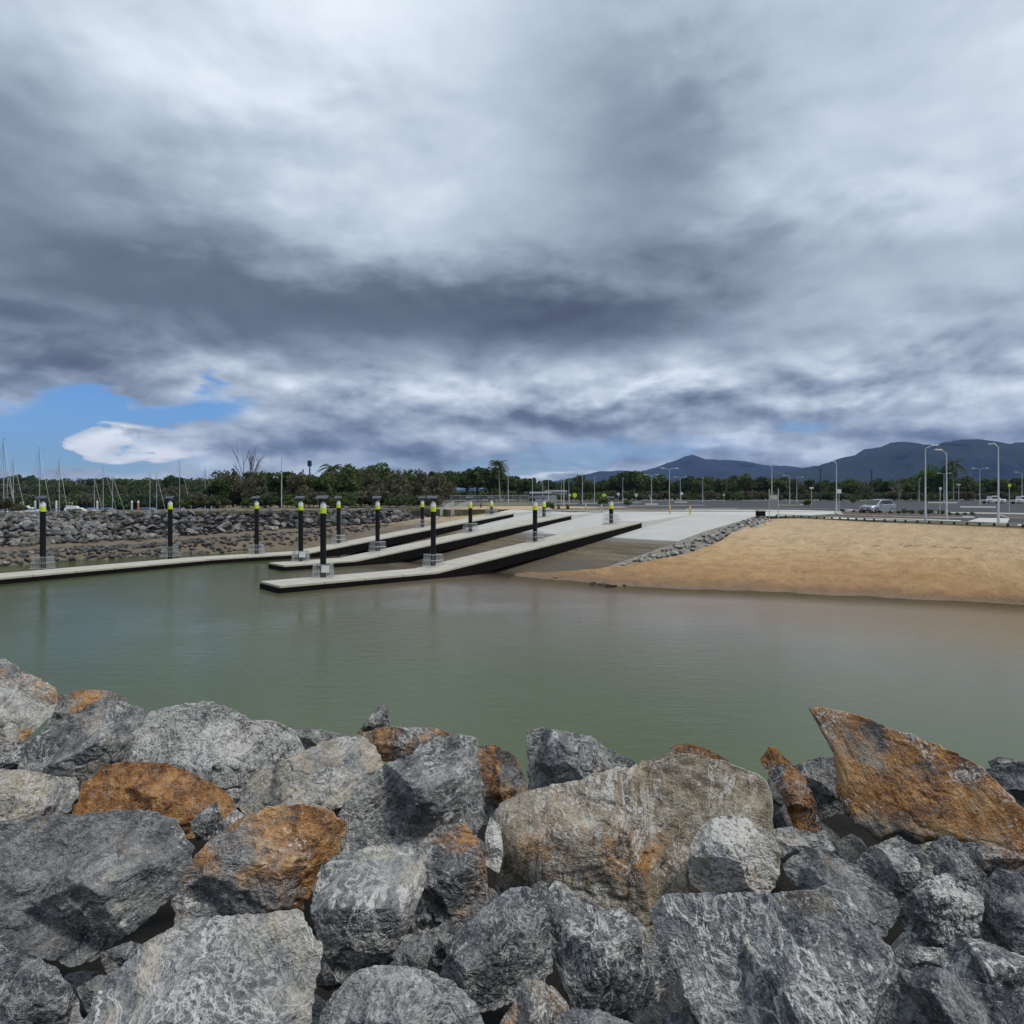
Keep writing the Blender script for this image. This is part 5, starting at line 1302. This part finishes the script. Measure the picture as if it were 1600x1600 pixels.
# low rail along the top of the beach
K = [smooth_poly(KT, t) for t in np.linspace(.345, .80, 400)]
acc = [0.0]
for a_, b_ in zip(K[:-1], K[1:]): acc.append(acc[-1] + float(np.linalg.norm(b_[:2] - a_[:2])))
fence = empty('low_rail', (K[0][0], K[0][1], zp(K[0][1])), 0, 'low pale rail on dark stub posts along the top of the sand', 'rail')
fl = fence.location
def kpt(d):
    i = int(np.searchsorted(acc, d)); i = min(max(i, 1), len(K) - 1); q = K[i]; return Vector((q[0], q[1], zp(q[1])))
nn = int(acc[-1] / .95)
stub = MB().box((-.06, -.06, -.25), (.06, .06, .16)).mesh('post', bevel=.01); stub.materials.append(MATS['steel_dark'])
for i in range(nn):
    a_, b_ = kpt(i * .95 + .01), kpt((i + 1) * .95)
    o = bpy.data.objects.new('post', stub); COL.objects.link(o); o.parent = fence; o.location = a_ - fl
    d = (b_ - a_).normalized(); nr_ = Vector((-d.y, d.x, 0)) * .11
    if i % 3 == 0:
        b3 = kpt((i + 3) * .95 - .02); d3 = (b3 - a_).normalized(); n3 = Vector((-d3.y, d3.x, 0)) * .11
        lo = [a_ - n3 - fl, b3 - n3 - fl, b3 + n3 - fl, a_ + n3 - fl]
        MB().hexa([v + Vector((0, 0, .165)) for v in lo], [v + Vector((0, 0, .235)) for v in lo]).build('rail', 'kerb_white', fence, bevel=.01)

# ------------------------------------------------------------------ fence, hand rails and small buildings behind the sand
def bar_fence(x0, x1, y0, y1, h_, label, step=2.4):
    a_, b_ = land_y(x0, y0), land_y(x1, y1); d = b_ - a_; L = d.length; d.normalize()
    e = empty('mesh_fence', a_, 0, label, 'fence')
    k = int(L / step)
    for i in range(k + 1):
        p = d * (i * step); MB().lathe([(.04, -.1), (.04, h_ + .08)], 6, (p.x, p.y)).build('post', 'galvanised', e).location.z = p.z
        if i < k:
            m = MB(); q = d * ((i + 1) * step)
            for z in (.1, h_ * .5, h_): m.tube([p + Vector((0, 0, z)), q + Vector((0, 0, z))], .022, 4)
            for j in range(1, 14):
                r_ = p.lerp(q, j / 14); m.tube([r_ + Vector((0, 0, .08)), r_ + Vector((0, 0, h_))], .012, 4)
            m.build('fence_panel', 'galvanised', e)
bar_fence(690, 836, 132, 150, 1.9, 'galvanised mesh fence in front of the dark clump of trees')
bar_fence(836, 872, 150, 175, 1.8, 'short mesh fence in front of the small grey building')
for i, (pa, pb, lab) in enumerate([((686, 811), (712, 796), 'galvanised hand rail going down to the farthest pontoon'), ((697, 813), (724, 797), 'second galvanised hand rail beside the one by the rock wall')]):
    a_, b_ = land(*pa), land(*pb); a_ = Vector((-10.2 + i * 1.6, 96.5 - i * .5, 3.7)); b_ = Vector((-9.6 + i * 2.4, 112, 4.7))
    e = empty('hand_rail', a_, 0, lab, 'hand rail', 'hand rails')
    v = b_ - a_
    for k in range(8):
        p = v * (k / 7); MB().tube([p + Vector((0, 0, -.4)), p + Vector((0, 0, 1.1))], .04, 6).build('post', 'galvanised', e)
    for z in (.4, .75, 1.1): MB().tube([Vector((0, 0, z)), v + Vector((0, 0, z))], .035, 6).build('rail', 'galvanised', e)
    m = MB()
    for k in range(70):
        p = v * (k / 69); m.tube([p + Vector((0, 0, .0)), p + Vector((0, 0, 1.1))], .012, 4)
    m.build('infill_mesh', 'galvanised', e)
def shed(px, y, wd, hh, label, mat='shed_wall'):
    e = empty('small_building', land_y(px, y), .1, label, 'building')
    w_ = MB().box((-wd / 2, -2, -.1), (wd / 2, 2, hh)).build('wall', mat, e)
    MB().hexa([(-wd / 2 - .4, -2.5, hh + .003), (wd / 2 + .4, -2.5, hh + .003), (wd / 2 + .4, 2.5, hh + .003), (-wd / 2 - .4, 2.5, hh + .003)], [(-wd / 2 - .4, -2.5, hh + .15), (wd / 2 + .4, -2.5, hh + .15), (wd / 2 + .4, 2.5, hh + .7), (-wd / 2 - .4, 2.5, hh + .7)]).build('roof', 'shed_roof', e)
    for k in range(int(wd / 2.2)):
        x = -wd / 2 + 1.1 + k * 2.2
        if k % 2: MB().box((x - .45, -2.04, 0), (x + .45, -1.99, 2.0)).build('door', 'white_paint', e)
        else: MB().box((x - .6, -2.03, 1.1), (x + .6, -1.99, 1.9)).build('window', 'glass_dark', e)
shed(842, 212, 7, 2.2, 'low grey building with white doors behind the fence'); shed(868, 228, 7, 2.8, 'pale low building beside the grey one', 'off_white')
for px, y, lab in ((880, 100, 'low timber picnic table on the sand behind the farthest pontoon'), (745, 112, 'low timber bench in front of the fence')):
    e = empty('picnic_table', land_y(px, y), .2, lab, 'table')
    for k in range(4): MB().box((-1.0, -.4 + k * .2, .70), (1.0, -.22 + k * .2, .75)).build('plank', 'timber', e)
    for sg in (-1, 1): MB().box((-1.0, sg * .75 - .13, .42), (1.0, sg * .75 + .13, .46)).build('bench_seat', 'timber', e); MB().box((sg * .7 - .05, -.7, 0), (sg * .7 + .05, .7, .69)).build('leg_frame', 'timber', e)
# small plants in the garden island and beside the signs
TP['tuft'] = tree_proto(90, 1.0, (.6, .6, .5), 7, 160, .16, 'leaf_mid', r0=.03)
rng = random.Random(31)
for k in range(16):
    px = 1320 + 200 * k / 15 + rng.uniform(-4, 4); b = land(px, np.interp(px, [1310, 1372, 1520], [803.6, 805.5, 809.5]) + rng.uniform(-1, .6)); b.z += .16
    tree('tuft', b, rng.uniform(.35, .7), 'low green tuft planted in the long mulched garden island', 'tufts in the garden island', name='garden_plant', cat='plant')
for px, y, hh, lab in ((1263, 118, 1.6, 'small staked sapling behind the concrete apron'), (944, 116, 2.2, 'slim green sapling under the right yellow-green sign'), (979, 118, 1.5, 'small green bush left of the first double lamp post'), (1332, 150, 1.8, 'young sapling behind the silver car'), (858, 92, 1.4, 'yellowish bush behind the head of the middle pontoon')):
    tree('tuft', land_y(px, y), hh, lab, name='sapling', cat='sapling')

# ------------------------------------------------------------------ vehicles
def wheel(e, x, y, r=.34):
    w_ = MB().tube([(x, y - .11, r), (x, y + .11, r)], r, 20).build('wheel', 'rubber', e, True)
    sg = 1 if y > 0 else -1
    MB().tube([(x, y + sg * .08, r), (x, y + sg * .118, r)], r * .62, 16).build('rim', 'galvanised', w_, True)
def loft(m, secs):
    n_ = len(secs[0]); k = len(secs)
    m.add([p for s_ in secs for p in s_], [(i * n_ + j, i * n_ + (j + 1) % n_, (i + 1) * n_ + (j + 1) % n_, (i + 1) * n_ + j) for i in range(k - 1) for j in range(n_)] + [tuple(range(n_))[::-1], tuple(range((k - 1) * n_, k * n_))])
    return m
def sec(x, w_, z0, z1, sh): return [(x, -w_, z0), (x, -w_, z1 - sh), (x, -w_ + sh, z1), (x, w_ - sh, z1), (x, w_, z1 - sh), (x, w_, z0)]
def suv(pos, rz, label, paint):
    e = empty('parked_car', pos, rz, label, 'car')
    bd = loft(MB(), [sec(-2.25, .78, .42, .95, .08), sec(-2.15, .86, .28, 1.08, .10), sec(-1.2, .90, .24, 1.10, .08), sec(.7, .90, .24, 1.05, .08), sec(1.25, .89, .25, 1.02, .12), sec(2.05, .84, .28, .88, .14), sec(2.25, .74, .40, .76, .10)]).build('body', paint, e, True)
    cab = loft(MB(), [sec(-2.18, .74, 1.04, 1.10, .02), sec(-1.85, .66, 1.04, 1.60, .10), sec(-.4, .68, 1.04, 1.66, .10), sec(.25, .66, 1.04, 1.60, .10), sec(1.15, .74, 1.0, 1.06, .02)]).build('cabin', paint, e, True)
    for sg in (-1, 1):
        MB().hexa([(-1.75, sg * .755, 1.10), (-.55, sg * .755, 1.10), (-.55, sg * .70, 1.12), (-1.75, sg * .70, 1.12)], [(-1.6, sg * .70, 1.50), (-.55, sg * .70, 1.52), (-.55, sg * .66, 1.52), (-1.6, sg * .66, 1.50)]).build('side_window', 'glass_dark', cab)
        MB().hexa([(-.45, sg * .755, 1.10), (.72, sg * .76, 1.08), (.72, sg * .70, 1.10), (-.45, sg * .70, 1.12)], [(-.45, sg * .70, 1.52), (.22, sg * .70, 1.50), (.22, sg * .66, 1.50), (-.45, sg * .66, 1.52)]).build('side_window', 'glass_dark', cab)
        MB().tube([(-1.7, sg * .56, 1.68), (.1, sg * .56, 1.68)], .03, 6).build('roof_rail', 'steel_dark', e)
        MB().hexa([(1.95, sg * .50, .66), (2.235, sg * .46, .64), (2.10, sg * .80, .66), (1.85, sg * .86, .68)], [(1.93, sg * .50, .80), (2.19, sg * .46, .76), (2.07, sg * .78, .78), (1.83, sg * .85, .82)]).build('headlight', 'headlight', e)
        MB().box((-2.26, sg * .68 - .10, .80), (-2.17, sg * .68 + .10, 1.02)).build('tail_light', 'lamp_red', e)
        MB().box((.62, sg * .98 - .10, 1.02), (.78, sg * .98 + .10, 1.16)).build('wing_mirror', paint, e, bevel=.02)
        for x in (-1.38, 1.42): wheel(e, x, sg * .80)
    MB().hexa([(.36, -.58, 1.52), (1.14, -.66, 1.055), (1.14, .66, 1.055), (.36, .58, 1.52)], [(.42, -.58, 1.56), (1.20, -.66, 1.09), (1.20, .66, 1.09), (.42, .58, 1.56)]).build('windscreen', 'glass_dark', cab)
    MB().box((2.17, -.42, .50), (2.262, .42, .64)).build('grille', 'steel_dark', e)
    MB().box((2.20, -.70, .32), (2.275, .70, .46)).build('bumper', 'steel_dark', e)
    MB().box((2.262, -.20, .50), (2.285, .20, .60)).build('number_plate', 'white_paint', e)
def ute(pos, rz, label):
    e = empty('parked_ute', pos, rz, label, 'ute')
    loft(MB(), [sec(-2.6, .84, .50, .98, .06), sec(-.6, .88, .42, 1.02, .06), sec(1.4, .88, .40, 1.04, .08), sec(2.45, .84, .42, .98, .12), sec(2.6, .76, .50, .86, .1)]).build('body', 'white_car', e, True)
    cab = loft(MB(), [sec(-1.05, .78, 1.0, 1.10, .02), sec(-.95, .72, 1.0, 1.74, .1), sec(.5, .72, 1.0, 1.74, .1), sec(1.35, .80, 1.0, 1.08, .02)]).build('cabin', 'white_car', e, True)
    for sg in (-1, 1):
        MB().hexa([(-.85, sg * .80, 1.14), (.95, sg * .81, 1.14), (.95, sg * .74, 1.14), (-.85, sg * .74, 1.14)], [(-.85, sg * .755, 1.60), (.45, sg * .755, 1.60), (.45, sg * .70, 1.60), (-.85, sg * .70, 1.60)]).build('side_window', 'glass_dark', cab)
        for x in (-1.6, 1.6): wheel(e, x, sg * .80, .38)
        MB().box((-2.64, sg * .72 - .08, .72), (-2.56, sg * .72 + .08, .94)).build('tail_light', 'lamp_red', e)
        MB().box((2.42, sg * .62 - .14, .72), (2.60, sg * .62 + .14, .86)).build('headlight', 'headlight', e)
    MB().box((-2.5, -.74, .99), (-1.15, .74, 1.035)).build('tray_liner', 'steel_dark', e)
    MB().box((2.55, -.75, .46), (2.68, .75, .64)).build('bumper', 'steel_dark', e)
b = land(1371, 802.6); b.z += .012; suv(b, math.radians(209), 'silver car parked beside the garden island, facing the viewer', 'silver_paint')
b = land_y(1552, 158); b.z += .012; ute(b, .08, 'white ute parked left of the other ute at the far right'); b = land_y(1598, 150); b.z += .012; ute(b, .1, 'white ute cut by the right edge of the frame')

# seaweed and stones on the waterline
rng = random.Random(12)
TPW = [rock_proto(70 + i, 2) for i in range(3)]
for i in range(34):
    if i < 12: px, py = 868 + rng.gauss(6, 7), 902 + rng.gauss(0, 1.6)
    else: px, py = 950 + rng.uniform(-26, 30), 913.5 + rng.gauss(0, 1.4)
    p = at(px, py, .06)
    o = bpy.data.objects.new('seaweed_clump', RP[i % 10].copy() if i == 0 else bpy.data.meshes.get('weed') or RP[0].copy()); COL.objects.link(o)
    if i == 0: o.data.name = 'weed'; o.data.materials.clear(); o.data.materials.append(MATS['seaweed'])
    sz = rng.uniform(.07, .19); o.location = p; o.scale = (sz * 1.5, sz * 1.1, sz * .55); o.rotation_euler = (0, 0, rng.uniform(0, 6.28))
    tag(o, 'dark clump of weed at the waterline below the tip of the ramp bank' if i < 12 else 'dark clump of weed in the scattered line along the wet sand', 'seaweed', 'weed clumps at the ramp tip' if i < 12 else 'weed clumps along the wet sand')

# ------------------------------------------------------------------ haze over the far hills
hz = MB().box((-8600, -400, -3.4), (8600, 8600, 640)).build('haze', None)
hm = bpy.data.materials.new('haze'); hm.use_nodes = True; t = hm.node_tree; t.nodes.clear()
pv = t.nodes.new('ShaderNodeVolumePrincipled'); oo = t.nodes.new('ShaderNodeOutputMaterial'); t.links.new(pv.outputs[0], oo.inputs['Volume'])
pv.inputs['Color'].default_value = (.28, .47, .98, 1); pv.inputs['Density'].default_value = 7e-5; pv.inputs['Anisotropy'].default_value = .2
hz.data.materials.append(hm); tag(hz, 'thin bluish haze over the harbour and hills', 'haze', kind='stuff')
